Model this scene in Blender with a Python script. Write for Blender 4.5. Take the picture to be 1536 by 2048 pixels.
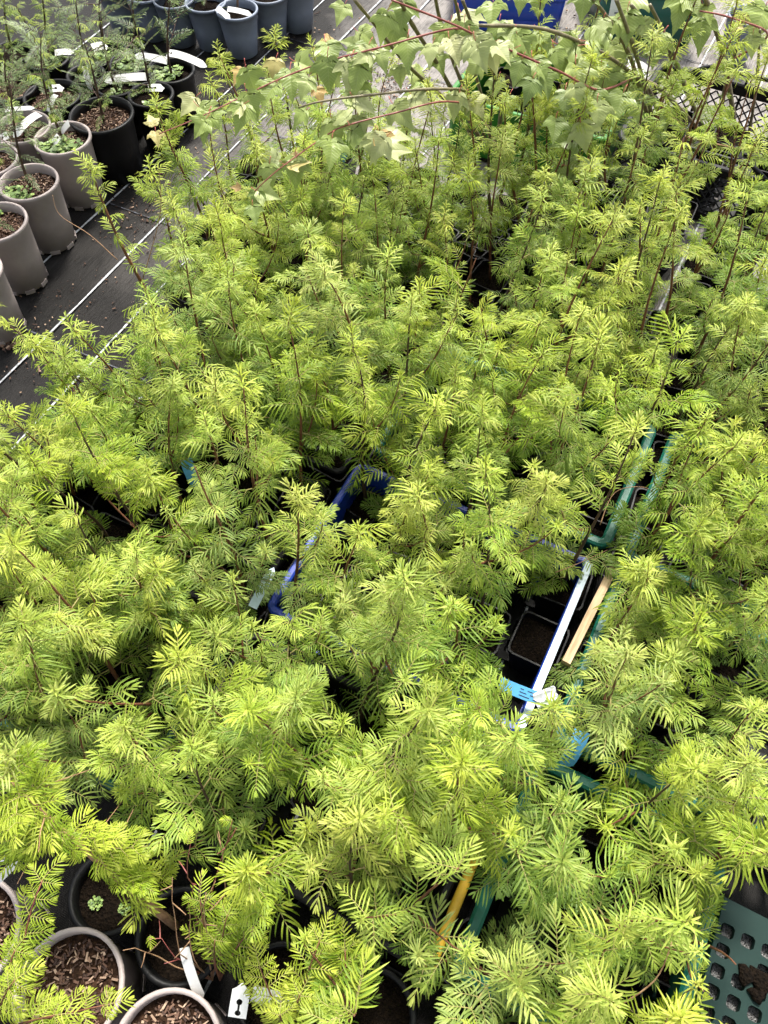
import bpy, math, random
from mathutils import Vector, Matrix, Euler
R = math.radians
for o in list(bpy.data.objects): bpy.data.objects.remove(o)
scene = bpy.context.scene
COL = scene.collection

# ------------------------------------------------------------------ camera, sky, sun, exposure
CAM_H, PITCH, FPX, AZ = 1.75, R(59), 1540.0, R(27)
cam = bpy.data.cameras.new('camera'); camo = bpy.data.objects.new('camera', cam); COL.objects.link(camo)
cam.sensor_fit = 'VERTICAL'; cam.sensor_height = 36; cam.lens = 36 * FPX / 2048
cam.clip_start = 0.02; cam.clip_end = 400
camo.location = (0, 0, CAM_H); camo.rotation_euler = (R(90) - PITCH, 0, 0)
scene.camera = camo

SUN_EL, SUN_AZ = 60, 14          # azimuth: degrees to the right of the view direction (light comes from there)
w = bpy.data.worlds.new('World'); scene.world = w; w.use_nodes = True
nt = w.node_tree; bg = nt.nodes['Background']
sky = nt.nodes.new('ShaderNodeTexSky'); sky.sky_type = 'NISHITA'; sky.sun_disc = False
sky.sun_elevation = R(SUN_EL); sky.sun_rotation = R(SUN_AZ); sky.dust_density = 4.0; sky.air_density = 1.2
hs = nt.nodes.new('ShaderNodeHueSaturation'); hs.inputs['Saturation'].default_value = 0.30   # thin white cloud
nt.links.new(sky.outputs[0], hs.inputs['Color']); nt.links.new(hs.outputs[0], bg.inputs[0])
bg.inputs[1].default_value = 0.125
sl = bpy.data.lights.new('sun', 'SUN'); sl.energy = 3.6; sl.angle = R(9); sl.color = (1, 0.95, 0.86)
so = bpy.data.objects.new('sun', sl); COL.objects.link(so)
_d = Vector((math.sin(R(SUN_AZ)) * math.cos(R(SUN_EL)), math.cos(R(SUN_AZ)) * math.cos(R(SUN_EL)), math.sin(R(SUN_EL))))
so.rotation_euler = _d.to_track_quat('Z', 'Y').to_euler()
vs = scene.view_settings
scene.display_settings.display_device = 'sRGB'
vs.view_transform = 'Standard'; vs.look = 'None'; vs.gamma = 1; vs.use_curve_mapping = False
vs.exposure = 1.14
scene.render.engine = 'CYCLES'
scene.cycles.max_bounces = 5; scene.cycles.transmission_bounces = 4; scene.cycles.diffuse_bounces = 3; scene.cycles.glossy_bounces = 2
scene.cycles.use_adaptive_sampling = True; scene.cycles.adaptive_threshold = 0.03
scene.cycles.use_denoising = True
try: scene.cycles.denoiser = 'OPENIMAGEDENOISE'
except Exception: pass

# ------------------------------------------------------------------ geometry of the view: pixels of the photo <-> the place
SP, CP, SA, CA = math.sin(PITCH), math.cos(PITCH), math.sin(AZ), math.cos(AZ)
def at(px, py, z):
    x = (px - 768) / FPX; y = -(py - 1024) / FPX
    d = Vector((x, CP + y * SP, -SP + y * CP)); t = (z - CAM_H) / d.z
    return Vector((d.x * t, d.y * t, z))
def UV(u, v, z=0.0): return Vector((u * SA + v * CA, u * CA - v * SA, z))      # u along the rows, v across them
def to_uv(p): return (p.x * SA + p.y * CA, p.x * CA - p.y * SA)
def proj(p):
    q = Vector(p) - Vector((0, 0, CAM_H)); f = q.y * CP - q.z * SP; up = q.y * SP + q.z * CP
    if f < .05: return (-9e9, -9e9)
    return (768 + FPX * q.x / f, 1024 - FPX * up / f)
YAW = -AZ      # rotation of something whose local +y runs along the rows

# ------------------------------------------------------------------ materials
def nodes(name):
    m = bpy.data.materials.new(name); m.use_nodes = True
    t = m.node_tree; b = t.nodes['Principled BSDF']
    return m, t, b
def noise(t, scale, detail=3, vec=None, rough=.6):
    n = t.nodes.new('ShaderNodeTexNoise'); n.inputs['Scale'].default_value = scale; n.inputs['Detail'].default_value = detail
    n.inputs['Roughness'].default_value = rough
    if vec: t.links.new(vec, n.inputs['Vector'])
    return n
def ramp(t, fac, stops):
    r = t.nodes.new('ShaderNodeValToRGB'); e = r.color_ramp.elements
    e[0].position, e[0].color = stops[0][0], (*stops[0][1], 1)
    e[1].position, e[1].color = stops[-1][0], (*stops[-1][1], 1)
    for p, c in stops[1:-1]:
        k = e.new(p); k.color = (*c, 1)
    t.links.new(fac, r.inputs[0]); return r
def mixc(t, fac, a, b, mode='MIX'):
    n = t.nodes.new('ShaderNodeMix'); n.data_type = 'RGBA'; n.blend_type = mode
    for sock, v in ((n.inputs[0], fac), (n.inputs[6], a), (n.inputs[7], b)):
        if hasattr(v, 'links'): t.links.new(v, sock)
        elif isinstance(v, (int, float)): sock.default_value = v
        else: sock.default_value = (*v, 1)
    return n.outputs[2]
def math_(t, op, a, b=None, c=None):
    n = t.nodes.new('ShaderNodeMath'); n.operation = op
    for i, v in enumerate((a, b, c)):
        if v is None: continue
        if hasattr(v, 'links'): t.links.new(v, n.inputs[i])
        else: n.inputs[i].default_value = v
    return n.outputs[0]
def bump(t, b, h, strength, dist=.002):
    n = t.nodes.new('ShaderNodeBump'); n.inputs['Strength'].default_value = strength; n.inputs['Distance'].default_value = dist
    t.links.new(h, n.inputs['Height']); t.links.new(n.outputs[0], b.inputs['Normal'])

def plastic(name, col, rough=.38, dirt=.35, dirtcol=(.10, .085, .065), scale=22, spec=.4):
    m, t, b = nodes(name); b.inputs['Specular IOR Level'].default_value = spec
    tc = t.nodes.new('ShaderNodeTexCoord'); oi = t.nodes.new('ShaderNodeObjectInfo')
    n1 = noise(t, scale, 5, tc.outputs['Object']); n2 = noise(t, scale * 7, 3, tc.outputs['Object'])
    f = ramp(t, n1.outputs[0], [(.48, (0, 0, 0)), (.78, (dirt,) * 3)])
    c0 = mixc(t, n2.outputs[0], tuple(x * .86 for x in col), tuple(min(1, x * 1.12) for x in col))
    hv = t.nodes.new('ShaderNodeHueSaturation'); t.links.new(c0, hv.inputs['Color'])
    t.links.new(math_(t, 'MULTIPLY_ADD', oi.outputs['Random'], .3, .85), hv.inputs['Value'])
    c = mixc(t, f.outputs[0], hv.outputs[0], dirtcol)
    t.links.new(c, b.inputs['Base Color'])
    t.links.new(math_(t, 'MULTIPLY_ADD', n1.outputs[0], .3, rough - .12), b.inputs['Roughness'])
    bump(t, b, n2.outputs[0], .12, .001)
    return m
M = {}
M['blue'] = plastic('blue_plastic', (.012, .045, .36), .33, .12)
M['green'] = plastic('green_plastic', (.008, .070, .050), .36, .25)
M['teal'] = plastic('teal_plastic', (.008, .100, .070), .34, .16, (.06, .06, .05), 22, .28)
M['perf'] = plastic('weathered_green_plastic', (.004, .022, .018), .55, .12, (.03, .04, .036), 16, .2)
M['bright'] = plastic('bright_green_plastic', (.02, .17, .012), .45, .1)
M['black'] = plastic('black_plastic', (.005, .005, .0055), .45, .06, (.025, .022, .02), 22, .25)
M['tan'] = plastic('taupe_plastic', (.34, .29, .275), .5, .42, (.20, .165, .14), 5)
M['grey'] = plastic('slate_grey_plastic', (.17, .20, .26), .46, .30, (.12, .12, .12), 5)
M['white'] = plastic('white_label_plastic', (.80, .80, .78), .35, .14, (.45, .42, .36), 30)
M['pale'] = plastic('pale_blue_white_plastic', (.55, .68, .82), .3, .1)
M['blue_label'] = plastic('sky_blue_label_plastic', (.10, .36, .72), .4, .06, (.2, .3, .4))
M['yellow'] = plastic('yellow_cane', (.62, .38, .035), .4, .25, (.35, .2, .05), 30)
M['print'] = plastic('dark_print', (.03, .035, .06), .7, 0)
M['clear'] = plastic('crinkled_film', (.60, .62, .66), .18, .05)

def wood_mat():
    m, t, b = nodes('pale_stake_wood')
    tc = t.nodes.new('ShaderNodeTexCoord'); mp = t.nodes.new('ShaderNodeMapping'); mp.inputs['Scale'].default_value = (60, 60, 4)
    t.links.new(tc.outputs['Object'], mp.inputs[0])
    n = noise(t, 3, 4, mp.outputs[0]); v = t.nodes.new('ShaderNodeTexVoronoi'); v.inputs['Scale'].default_value = 9
    t.links.new(tc.outputs['Object'], v.inputs['Vector'])
    r = ramp(t, n.outputs[0], [(.3, (.40, .25, .13)), (.7, (.66, .48, .30))])
    k = ramp(t, v.outputs['Distance'], [(.06, (.9, .9, .9)), (.13, (0, 0, 0))])
    t.links.new(mixc(t, k.outputs[0], r.outputs[0], (.28, .13, .05)), b.inputs['Base Color']); b.inputs['Roughness'].default_value = .65
    return m
M['wood'] = wood_mat()

def bark_mat(name, a, bb, rough=.7, sc=90):
    m, t, b = nodes(name)
    tc = t.nodes.new('ShaderNodeTexCoord'); mp = t.nodes.new('ShaderNodeMapping'); mp.inputs['Scale'].default_value = (1, 1, .22)
    t.links.new(tc.outputs['Object'], mp.inputs[0]); n = noise(t, sc, 4, mp.outputs[0])
    r = ramp(t, n.outputs[0], [(.3, a), (.72, bb)]); t.links.new(r.outputs[0], b.inputs['Base Color'])
    b.inputs['Roughness'].default_value = rough; bump(t, b, n.outputs[0], .5, .0015); return m
M['bark'] = bark_mat('reddish_bark', (.075, .026, .014), (.24, .095, .045))
M['bark_dark'] = bark_mat('dark_bark', (.035, .022, .016), (.12, .065, .04))
M['bark_olive'] = bark_mat('olive_maple_bark', (.10, .085, .04), (.24, .20, .11), .5, 60)
M['bark_red'] = bark_mat('red_maple_shoot', (.16, .035, .03), (.34, .11, .09), .42, 60)
M['petiole'] = bark_mat('red_leaf_stalk', (.40, .07, .06), (.55, .16, .12), .4, 60)
M['dry'] = bark_mat('dry_twig', (.16, .08, .038), (.42, .26, .14), .8)

def leafy(name, stops, trans=.42, rough=.45, spec=.30, tipmix=(.48, .57, .12)):
    """needles: colour from the shoot's age (object colour, first channel), one random value per needle and the paler needle base"""
    m, t, b = nodes(name)
    oi = t.nodes.new('ShaderNodeObjectInfo'); at_ = t.nodes.new('ShaderNodeAttribute'); at_.attribute_name = 'tone'
    sx = t.nodes.new('ShaderNodeSeparateColor'); t.links.new(at_.outputs['Color'], sx.inputs[0])
    so_ = t.nodes.new('ShaderNodeSeparateColor'); t.links.new(oi.outputs['Color'], so_.inputs[0])
    f = math_(t, 'MULTIPLY_ADD', math_(t, 'SUBTRACT', sx.outputs[1], .5), .46, so_.outputs[0])
    r = ramp(t, f, stops)
    c = mixc(t, math_(t, 'MULTIPLY', sx.outputs[2], .36), r.outputs[0], tipmix)          # pale midrib and margin
    hv = t.nodes.new('ShaderNodeHueSaturation'); t.links.new(c, hv.inputs['Color'])
    t.links.new(math_(t, 'MULTIPLY_ADD', so_.outputs[1], .028, .480), hv.inputs['Hue'])
    t.links.new(math_(t, 'MULTIPLY_ADD', so_.outputs[2], .26, .86), hv.inputs['Saturation'])
    t.links.new(math_(t, 'MULTIPLY_ADD', oi.outputs['Random'], .28, .86), hv.inputs['Value'])
    t.links.new(hv.outputs[0], b.inputs['Base Color'])
    b.inputs['Roughness'].default_value = rough; b.inputs['Specular IOR Level'].default_value = spec
    tr = t.nodes.new('ShaderNodeBsdfTranslucent'); hv2 = t.nodes.new('ShaderNodeHueSaturation')
    hv2.inputs['Saturation'].default_value = 1.0; hv2.inputs['Value'].default_value = 1.15; hv2.inputs['Hue'].default_value = .492
    t.links.new(hv.outputs[0], hv2.inputs['Color']); t.links.new(hv2.outputs[0], tr.inputs['Color'])
    mx = t.nodes.new('ShaderNodeMixShader'); mx.inputs[0].default_value = trans
    t.links.new(b.outputs[0], mx.inputs[1]); t.links.new(tr.outputs[0], mx.inputs[2])
    t.links.new(mx.outputs[0], t.nodes['Material Output'].inputs[0]); return m
M['needle'] = leafy('lime_conifer_needles', [(0, (.055, .125, .024)), (.35, (.125, .230, .036)), (.65, (.275, .375, .060)), (1, (.45, .51, .115))])
M['yew'] = leafy('dark_conifer_needles', [(0, (.06, .11, .03)), (.6, (.15, .235, .045)), (1, (.26, .36, .06))], .25, .4, .5, (.16, .22, .14))
M['twig'] = bark_mat('green_brown_twig', (.20, .17, .06), (.34, .30, .10), .6)

def maple_mat():
    m, t, b = nodes('maple_leaf')
    oi = t.nodes.new('ShaderNodeObjectInfo'); at_ = t.nodes.new('ShaderNodeAttribute'); at_.attribute_name = 'tone'
    sx = t.nodes.new('ShaderNodeSeparateColor'); t.links.new(at_.outputs['Color'], sx.inputs[0])
    so_ = t.nodes.new('ShaderNodeSeparateColor'); t.links.new(oi.outputs['Color'], so_.inputs[0])
    tc = t.nodes.new('ShaderNodeTexCoord')
    # side veins: stripes running out from the midrib at about 45 degrees
    vx = t.nodes.new('ShaderNodeSeparateXYZ'); t.links.new(tc.outputs['Object'], vx.inputs[0])
    ay = math_(t, 'ABSOLUTE', vx.outputs[1]); ph = math_(t, 'SUBTRACT', vx.outputs[0], math_(t, 'MULTIPLY', ay, .8))
    vn = math_(t, 'PINGPONG', math_(t, 'MULTIPLY', ph, 11.0), .5)
    vein = ramp(t, vn, [(.0, (1, 1, 1)), (.16, (0, 0, 0))])
    rib = ramp(t, ay, [(.004, (1, 1, 1)), (.022, (0, 0, 0))])
    vv = math_(t, 'MAXIMUM', vein.outputs[0], rib.outputs[0])
    n = noise(t, 7, 4, tc.outputs['Object'])
    age = ramp(t, so_.outputs[0], [(0, (.13, .205, .045)), (.4, (.27, .36, .080)), (.7, (.47, .50, .24)), (.85, (.52, .36, .10)), (1, (.50, .24, .13))])
    c = mixc(t, math_(t, 'MULTIPLY', n.outputs[0], .35), age.outputs[0], (.33, .38, .12))
    c = mixc(t, math_(t, 'MULTIPLY', vv, .20), c, (.48, .52, .24))
    t.links.new(c, b.inputs['Base Color']); b.inputs['Roughness'].default_value = .40
    bump(t, b, vv, .28, .02)
    tr = t.nodes.new('ShaderNodeBsdfTranslucent'); t.links.new(c, tr.inputs['Color'])
    mx = t.nodes.new('ShaderNodeMixShader'); mx.inputs[0].default_value = .32
    t.links.new(b.outputs[0], mx.inputs[1]); t.links.new(tr.outputs[0], mx.inputs[2])
    t.links.new(mx.outputs[0], t.nodes['Material Output'].inputs[0]); return m
M['maple'] = maple_mat()

def weed_mat():
    m, t, b = nodes('weed_leaf'); oi = t.nodes.new('ShaderNodeObjectInfo'); at_ = t.nodes.new('ShaderNodeAttribute'); at_.attribute_name = 'tone'
    sx = t.nodes.new('ShaderNodeSeparateColor'); t.links.new(at_.outputs['Color'], sx.inputs[0])
    r = ramp(t, sx.outputs[1], [(0, (.07, .14, .03)), (1, (.26, .36, .09))]); t.links.new(r.outputs[0], b.inputs['Base Color'])
    b.inputs['Roughness'].default_value = .45; return m
M['weed'] = weed_mat()

def soil_mat(name, a, c, sc=120):
    m, t, b = nodes(name); tc = t.nodes.new('ShaderNodeTexCoord')
    n = noise(t, sc, 5, tc.outputs['Object']); v = t.nodes.new('ShaderNodeTexVoronoi'); v.inputs['Scale'].default_value = sc * 1.6
    t.links.new(tc.outputs['Object'], v.inputs['Vector'])
    r = ramp(t, n.outputs[0], [(.35, a), (.7, c)]); t.links.new(r.outputs[0], b.inputs['Base Color']); b.inputs['Roughness'].default_value = .95; b.inputs['Specular IOR Level'].default_value = .08
    bump(t, b, math_(t, 'ADD', n.outputs[0], v.outputs['Distance']), .9, .006); return m
M['soil'] = soil_mat('potting_soil', (.004, .0028, .002), (.014, .009, .0055))
M['mulch'] = soil_mat('bark_mulch_bed', (.014, .008, .005), (.06, .032, .019), 90)
def chip_mat():
    m, t, b = nodes('bark_chips'); at_ = t.nodes.new('ShaderNodeAttribute'); at_.attribute_name = 'tone'
    sx = t.nodes.new('ShaderNodeSeparateColor'); t.links.new(at_.outputs['Color'], sx.inputs[0])
    r = ramp(t, sx.outputs[1], [(0, (.03, .015, .010)), (.55, (.13, .068, .042)), (1, (.42, .30, .21))]); t.links.new(r.outputs[0], b.inputs['Base Color'])
    b.inputs['Roughness'].default_value = .85; return m
M['chips'] = chip_mat()

def fabric_mat():
    m, t, b = nodes('woven_ground_fabric')
    tc = t.nodes.new('ShaderNodeTexCoord'); mp = t.nodes.new('ShaderNodeMapping')
    t.links.new(tc.outputs['Object'], mp.inputs[0])
    sep = t.nodes.new('ShaderNodeSeparateXYZ'); t.links.new(mp.outputs[0], sep.inputs[0])
    st = t.nodes.new('ShaderNodeMapping'); st.inputs['Scale'].default_value = (28, 2.6, 1); t.links.new(tc.outputs['Object'], st.inputs[0])
    streak = noise(t, 5, 5, st.outputs[0], .65)
    big = noise(t, 1.5, 4, tc.outputs['Object']); mid = noise(t, 11, 5, tc.outputs['Object']); fine = noise(t, 130, 3, tc.outputs['Object'])
    wx = t.nodes.new('ShaderNodeTexWave'); wx.inputs['Scale'].default_value = 90; wx.bands_direction = 'X'; t.links.new(tc.outputs['Object'], wx.inputs['Vector'])
    wy = t.nodes.new('ShaderNodeTexWave'); wy.inputs['Scale'].default_value = 90; wy.bands_direction = 'Y'; t.links.new(tc.outputs['Object'], wy.inputs['Vector'])
    weave = math_(t, 'MULTIPLY', wx.outputs['Fac'], wy.outputs['Fac'])
    # the walked-on aisle (local x between the pots and the maples, far end) is paler: sky sheen painted into the colour, along with some dust
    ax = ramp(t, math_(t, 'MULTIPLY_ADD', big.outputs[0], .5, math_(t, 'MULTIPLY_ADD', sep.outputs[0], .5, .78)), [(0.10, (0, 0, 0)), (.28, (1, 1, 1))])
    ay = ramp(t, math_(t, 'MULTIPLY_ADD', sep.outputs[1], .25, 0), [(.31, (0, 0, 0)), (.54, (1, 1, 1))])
    aisle_sheen = math_(t, 'MULTIPLY', ax.outputs[0], ay.outputs[0])
    sheen_dust = ramp(t, math_(t, 'MULTIPLY_ADD', streak.outputs[0], .6, math_(t, 'MULTIPLY', mid.outputs[0], .45)), [(.34, (.15, .15, .15)), (.58, (1, 1, 1))])
    df = math_(t, 'MULTIPLY', math_(t, 'MULTIPLY_ADD', aisle_sheen, .88, .035), sheen_dust.outputs[0])
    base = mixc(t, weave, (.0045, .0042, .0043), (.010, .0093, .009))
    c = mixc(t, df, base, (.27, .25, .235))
    spk = ramp(t, fine.outputs[0], [(.70, (0, 0, 0)), (.76, (1, 1, 1))])
    c = mixc(t, math_(t, 'MULTIPLY', spk.outputs[0], .35), c, (.10, .075, .05))
    t.links.new(c, b.inputs['Base Color'])
    t.links.new(math_(t, 'MULTIPLY_ADD', mid.outputs[0], .22, .46), b.inputs['Roughness'])
    b.inputs['Specular IOR Level'].default_value = .12
    bump(t, b, math_(t, 'ADD', math_(t, 'MULTIPLY', weave, .25), math_(t, 'ADD', streak.outputs[0], mid.outputs[0])), .55, .006)
    return m
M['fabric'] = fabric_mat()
def line_mat():
    m, t, b = nodes('woven_white_marker'); tc = t.nodes.new('ShaderNodeTexCoord'); n = noise(t, 60, 4, tc.outputs['Object'])
    r = ramp(t, n.outputs[0], [(.35, (.16, .17, .18)), (.62, (.50, .52, .55))]); t.links.new(r.outputs[0], b.inputs['Base Color']); b.inputs['Roughness'].default_value = .55; return m
M['line'] = line_mat()
def blueline_mat():
    m, t, b = nodes('faint_cross_marker'); tc = t.nodes.new('ShaderNodeTexCoord'); n = noise(t, 90, 3, tc.outputs['Object'])
    r = ramp(t, n.outputs[0], [(.45, (.015, .015, .018)), (.6, (.09, .10, .13))]); t.links.new(r.outputs[0], b.inputs['Base Color']); b.inputs['Roughness'].default_value = .6; return m
M['crossline'] = blueline_mat()

# ------------------------------------------------------------------ mesh helpers
class MB:
    def __init__(s): s.v = []; s.f = []; s.mi = []; s.c = None
    def face(s, idx, mi=0): s.f.append(tuple(idx)); s.mi.append(mi)
    def col(s, c):
        if s.c is None: s.c = [(.5, .5, 0)] * len(s.v)
        while len(s.c) < len(s.v): s.c.append(c)
    def box(s, c, d, mi=0, mat=None):
        k = len(s.v); hx, hy, hz = d[0] / 2, d[1] / 2, d[2] / 2
        for x, y, z in ((-1, -1, -1), (1, -1, -1), (1, 1, -1), (-1, 1, -1), (-1, -1, 1), (1, -1, 1), (1, 1, 1), (-1, 1, 1)):
            p = Vector((c[0] + x * hx, c[1] + y * hy, c[2] + z * hz)); s.v.append(mat @ p if mat else p)
        for q in ((0, 3, 2, 1), (4, 5, 6, 7), (0, 1, 5, 4), (1, 2, 6, 5), (2, 3, 7, 6), (3, 0, 4, 7)): s.face([k + i for i in q], mi)
    def tube(s, path, radii, n=6, mi=0, closed=False, cap=True):
        path = [Vector(p) for p in path]; L = len(path)
        if not hasattr(radii, '__len__'): radii = [radii] * L
        k = len(s.v); prev = None
        for i, p in enumerate(path):
            a = path[(i - 1) % L] if (closed or i > 0) else p; b = path[(i + 1) % L] if (closed or i < L - 1) else p
            t = (b - a).normalized()
            ref = prev if prev is not None else (Vector((0, 0, 1)) if abs(t.z) < .9 else Vector((1, 0, 0)))
            x = (ref - t * ref.dot(t)); x = x.normalized() if x.length > 1e-6 else Vector((1, 0, 0)); prev = x
            y = t.cross(x)
            for j in range(n):
                q = 2 * math.pi * j / n; s.v.append(p + (x * math.cos(q) + y * math.sin(q)) * radii[i])
        for i in range(L if closed else L - 1):
            a, b = k + i * n, k + ((i + 1) % L) * n
            for j in range(n): s.face((a + j, a + (j + 1) % n, b + (j + 1) % n, b + j), mi)
        if cap and not closed:
            s.face([k + j for j in reversed(range(n))], mi); s.face([k + (L - 1) * n + j for j in range(n)], mi)
    def lathe(s, prof, n=28, mi=0, closed=False):
        k = len(s.v); L = len(prof)
        for r, z in prof:
            for j in range(n):
                q = 2 * math.pi * j / n; s.v.append(Vector((r * math.cos(q), r * math.sin(q), z)))
        for i in range(L - 1 + (1 if closed else 0)):
            a, b = k + i * n, k + ((i + 1) % L) * n
            for j in range(n): s.face((a + j, a + (j + 1) % n, b + (j + 1) % n, b + j), mi)
    def mesh(s, name, mats, smooth=False):
        me = bpy.data.meshes.new(name); me.from_pydata([tuple(p) for p in s.v], [], s.f)
        for m in mats: me.materials.append(m)
        if len(mats) > 1: me.polygons.foreach_set('material_index', s.mi)
        if s.c is not None:
            while len(s.c) < len(s.v): s.c.append((.5, .5, 0))
            a = me.color_attributes.new('tone', 'FLOAT_COLOR', 'POINT')
            flat = []
            for c in s.c: flat += [c[0], c[1], c[2], 1.0]
            a.data.foreach_set('color', flat)
        if smooth: me.polygons.foreach_set('use_smooth', [True] * len(me.polygons))
        me.update(); return me
def add(name, me, parent=None, loc=(0, 0, 0), rot=(0, 0, 0), scale=None):
    o = bpy.data.objects.new(name, me); COL.objects.link(o)
    o.location = loc; o.rotation_euler = rot
    if scale is not None: o.scale = scale if hasattr(scale, '__len__') else (scale,) * 3
    if parent is not None: o.parent = parent
    return o
def thing(name, label, cat, loc=(0, 0, 0), rz=0, group=None):
    o = add(name, None, None, loc, (0, 0, rz)); o.empty_display_size = .05
    tag(o, label, cat, group); return o
def tag(o, label, cat, group=None):
    o['label'] = label; o['category'] = cat
    if group: o['group'] = group
    return o
rnd = random.Random(20)
ORD = ['first', 'second', 'third', 'fourth', 'fifth', 'sixth', 'seventh', 'eighth']

# ------------------------------------------------------------------ ground
def ground():
    mb = MB(); N = 90; S0, S1 = -2.6, 5.4
    rg = random.Random(5); hills = [(rg.uniform(S0, S1), rg.uniform(S0, S1), rg.uniform(.05, .22), rg.uniform(.15, .6), rg.uniform(0, 3.1), rg.uniform(.0008, .003)) for _ in range(120)]
    for j in range(N + 1):
        for i in range(N + 1):
            x = -4 + 8 * i / N; y = -1.5 + 8 * j / N; z = 0
            for hx, hy, a, b_, th, h in hills:
                dx, dy = x - hx, y - hy - 1; q = (dx * math.cos(th) + dy * math.sin(th)) / a; w_ = (-dx * math.sin(th) + dy * math.cos(th)) / b_
                e = q * q + w_ * w_
                if e < 6: z += h * math.exp(-e)
            mb.v.append(Vector((x, y, -z)))
    for j in range(N):
        for i in range(N): mb.face((j * (N + 1) + i, j * (N + 1) + i + 1, (j + 1) * (N + 1) + i + 1, (j + 1) * (N + 1) + i))
    # carry the sheet on to the horizon
    k = len(mb.v)
    for x, y in ((-4, -1.5), (4, -1.5), (4, 6.5), (-4, 6.5)): mb.v.append(Vector((x, y, -.012)))
    for x, y in ((-150, -150), (150, -150), (150, 150), (-150, 150)): mb.v.append(Vector((x, y, -.012)))
    for i in range(4): mb.face((k + i, k + 4 + i, k + 4 + (i + 1) % 4, k + (i + 1) % 4))
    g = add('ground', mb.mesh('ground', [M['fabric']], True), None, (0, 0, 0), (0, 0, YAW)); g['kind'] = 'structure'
    for v in (-2.63, -2.39, -2.15, -1.905, -1.685, -1.495, -1.28, -1.04, -.797, -.55, -.296, -.04, .21, .46, .71):
        lb = MB(); rl = random.Random(int(v * 1000)); n = 60
        for i in range(n + 1):
            y = -1.2 + 7.2 * i / n; x = v + .0025 * math.sin(y * 3 + v * 9) + rl.uniform(-.0008, .0008); hw = .0031 + rl.uniform(-.0008, .0008)
            lb.v += [Vector((x - hw, y, .0045)), Vector((x + hw, y, .0045))]
        for i in range(n): lb.face((2 * i, 2 * i + 1, 2 * i + 3, 2 * i + 2))
        add('marker_line', lb.mesh('marker_line', [M['line']]), g)
    for i, u in enumerate((.42, 1.02, 1.62, 2.22, 2.82, 3.42, 4.0)):
        lb = MB(); lb.box((0, u, .0038), (6.4, .004, .0008)); add('cross_line', lb.mesh('cross_line', [M['crossline']]), g)
    return g
ground()

# ------------------------------------------------------------------ crates
def rrect(w, d, r, n=4):
    pts = []
    for cx, cy, a0 in ((w / 2 - r, d / 2 - r, 0), (-w / 2 + r, d / 2 - r, 90), (-w / 2 + r, -d / 2 + r, 180), (w / 2 - r, -d / 2 + r, 270)):
        for i in range(n + 1):
            a = R(a0 + 90 * i / n); pts.append((cx + r * math.cos(a), cy + r * math.sin(a)))
    return pts
def rim_mesh(w, d, z, ww, hh, mat, r=.03):
    mb = MB(); prof = [(-.5, -.5), (.5, -.5), (.5, .25), (.28, .5), (-.28, .5), (-.5, .25)]
    P0 = rrect(w, d, r); L = len(P0); k = 0
    for i, (x, y) in enumerate(P0):
        a = P0[i - 1]; b = P0[(i + 1) % L]; tx, ty = b[0] - a[0], b[1] - a[1]; l = math.hypot(tx, ty); nx, ny = ty / l, -tx / l
        for px, pz in prof: mb.v.append(Vector((x + nx * px * ww, y + ny * px * ww, z + pz * hh)))
    n = len(prof)
    for i in range(L):
        a, b = i * n, ((i + 1) % L) * n
        for j in range(n): mb.face((a + j, b + j, b + (j + 1) % n, a + (j + 1) % n))
    return mb.mesh('crate_rim', [mat])
def slot_wall(w, h, th, mat, slots=True):
    """wall in local xz, thickness along y, with arched slots between bars"""
    mb = MB()
    if not slots: mb.box((0, 0, h / 2), (w, th, h)); return mb.mesh('crate_wall', [mat])
    lo, hi = .045, h - .062
    mb.box((0, 0, lo / 2), (w, th, lo)); mb.box((0, 0, (hi + h) / 2), (w, th, h - hi))
    n = max(3, int(w / .045)); step = w / n; bar = .017
    for i in range(n + 1): 
        bw = bar * (1.6 if i in (0, n) else 1); x = -w / 2 + step * i + (bw / 2 if i == 0 else -bw / 2 if i == n else 0)
        mb.box((x, 0, (lo + hi) / 2), (bw, th, hi - lo))
        if i < n:      # shoulders that round the slot's top
            for sg in (-1, 1):
                k = len(mb.v); xc = -w / 2 + step * (i + .5); xo = xc + sg * (step - bar) / 2
                for y in (-th / 2, th / 2):
                    mb.v += [Vector((xo, y, hi)), Vector((xo, y, hi - .012)), Vector((xo - sg * .010, y, hi))]
                mb.face((k, k + 1, k + 2)); mb.face((k + 3, k + 5, k + 4)); mb.face((k + 1, k + 4, k + 5, k + 2))
    return mb.mesh('crate_wall', [mat])
def floor_mesh(w, d, mat, holes=True):
    mb = MB()
    if not holes: mb.box((0, 0, .003), (w, d, .006)); return mb.mesh('crate_floor', [mat])
    nx, ny = int(w / .05), int(d / .05)
    for i in range(nx + 1): mb.box((-w / 2 + w * i / nx, 0, .003), (.02, d, .006))
    for j in range(ny + 1): mb.box((0, -d / 2 + d * j / ny, .0035), (w, .02, .006))
    return mb.mesh('crate_floor', [mat])
CRATES = {}
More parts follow.
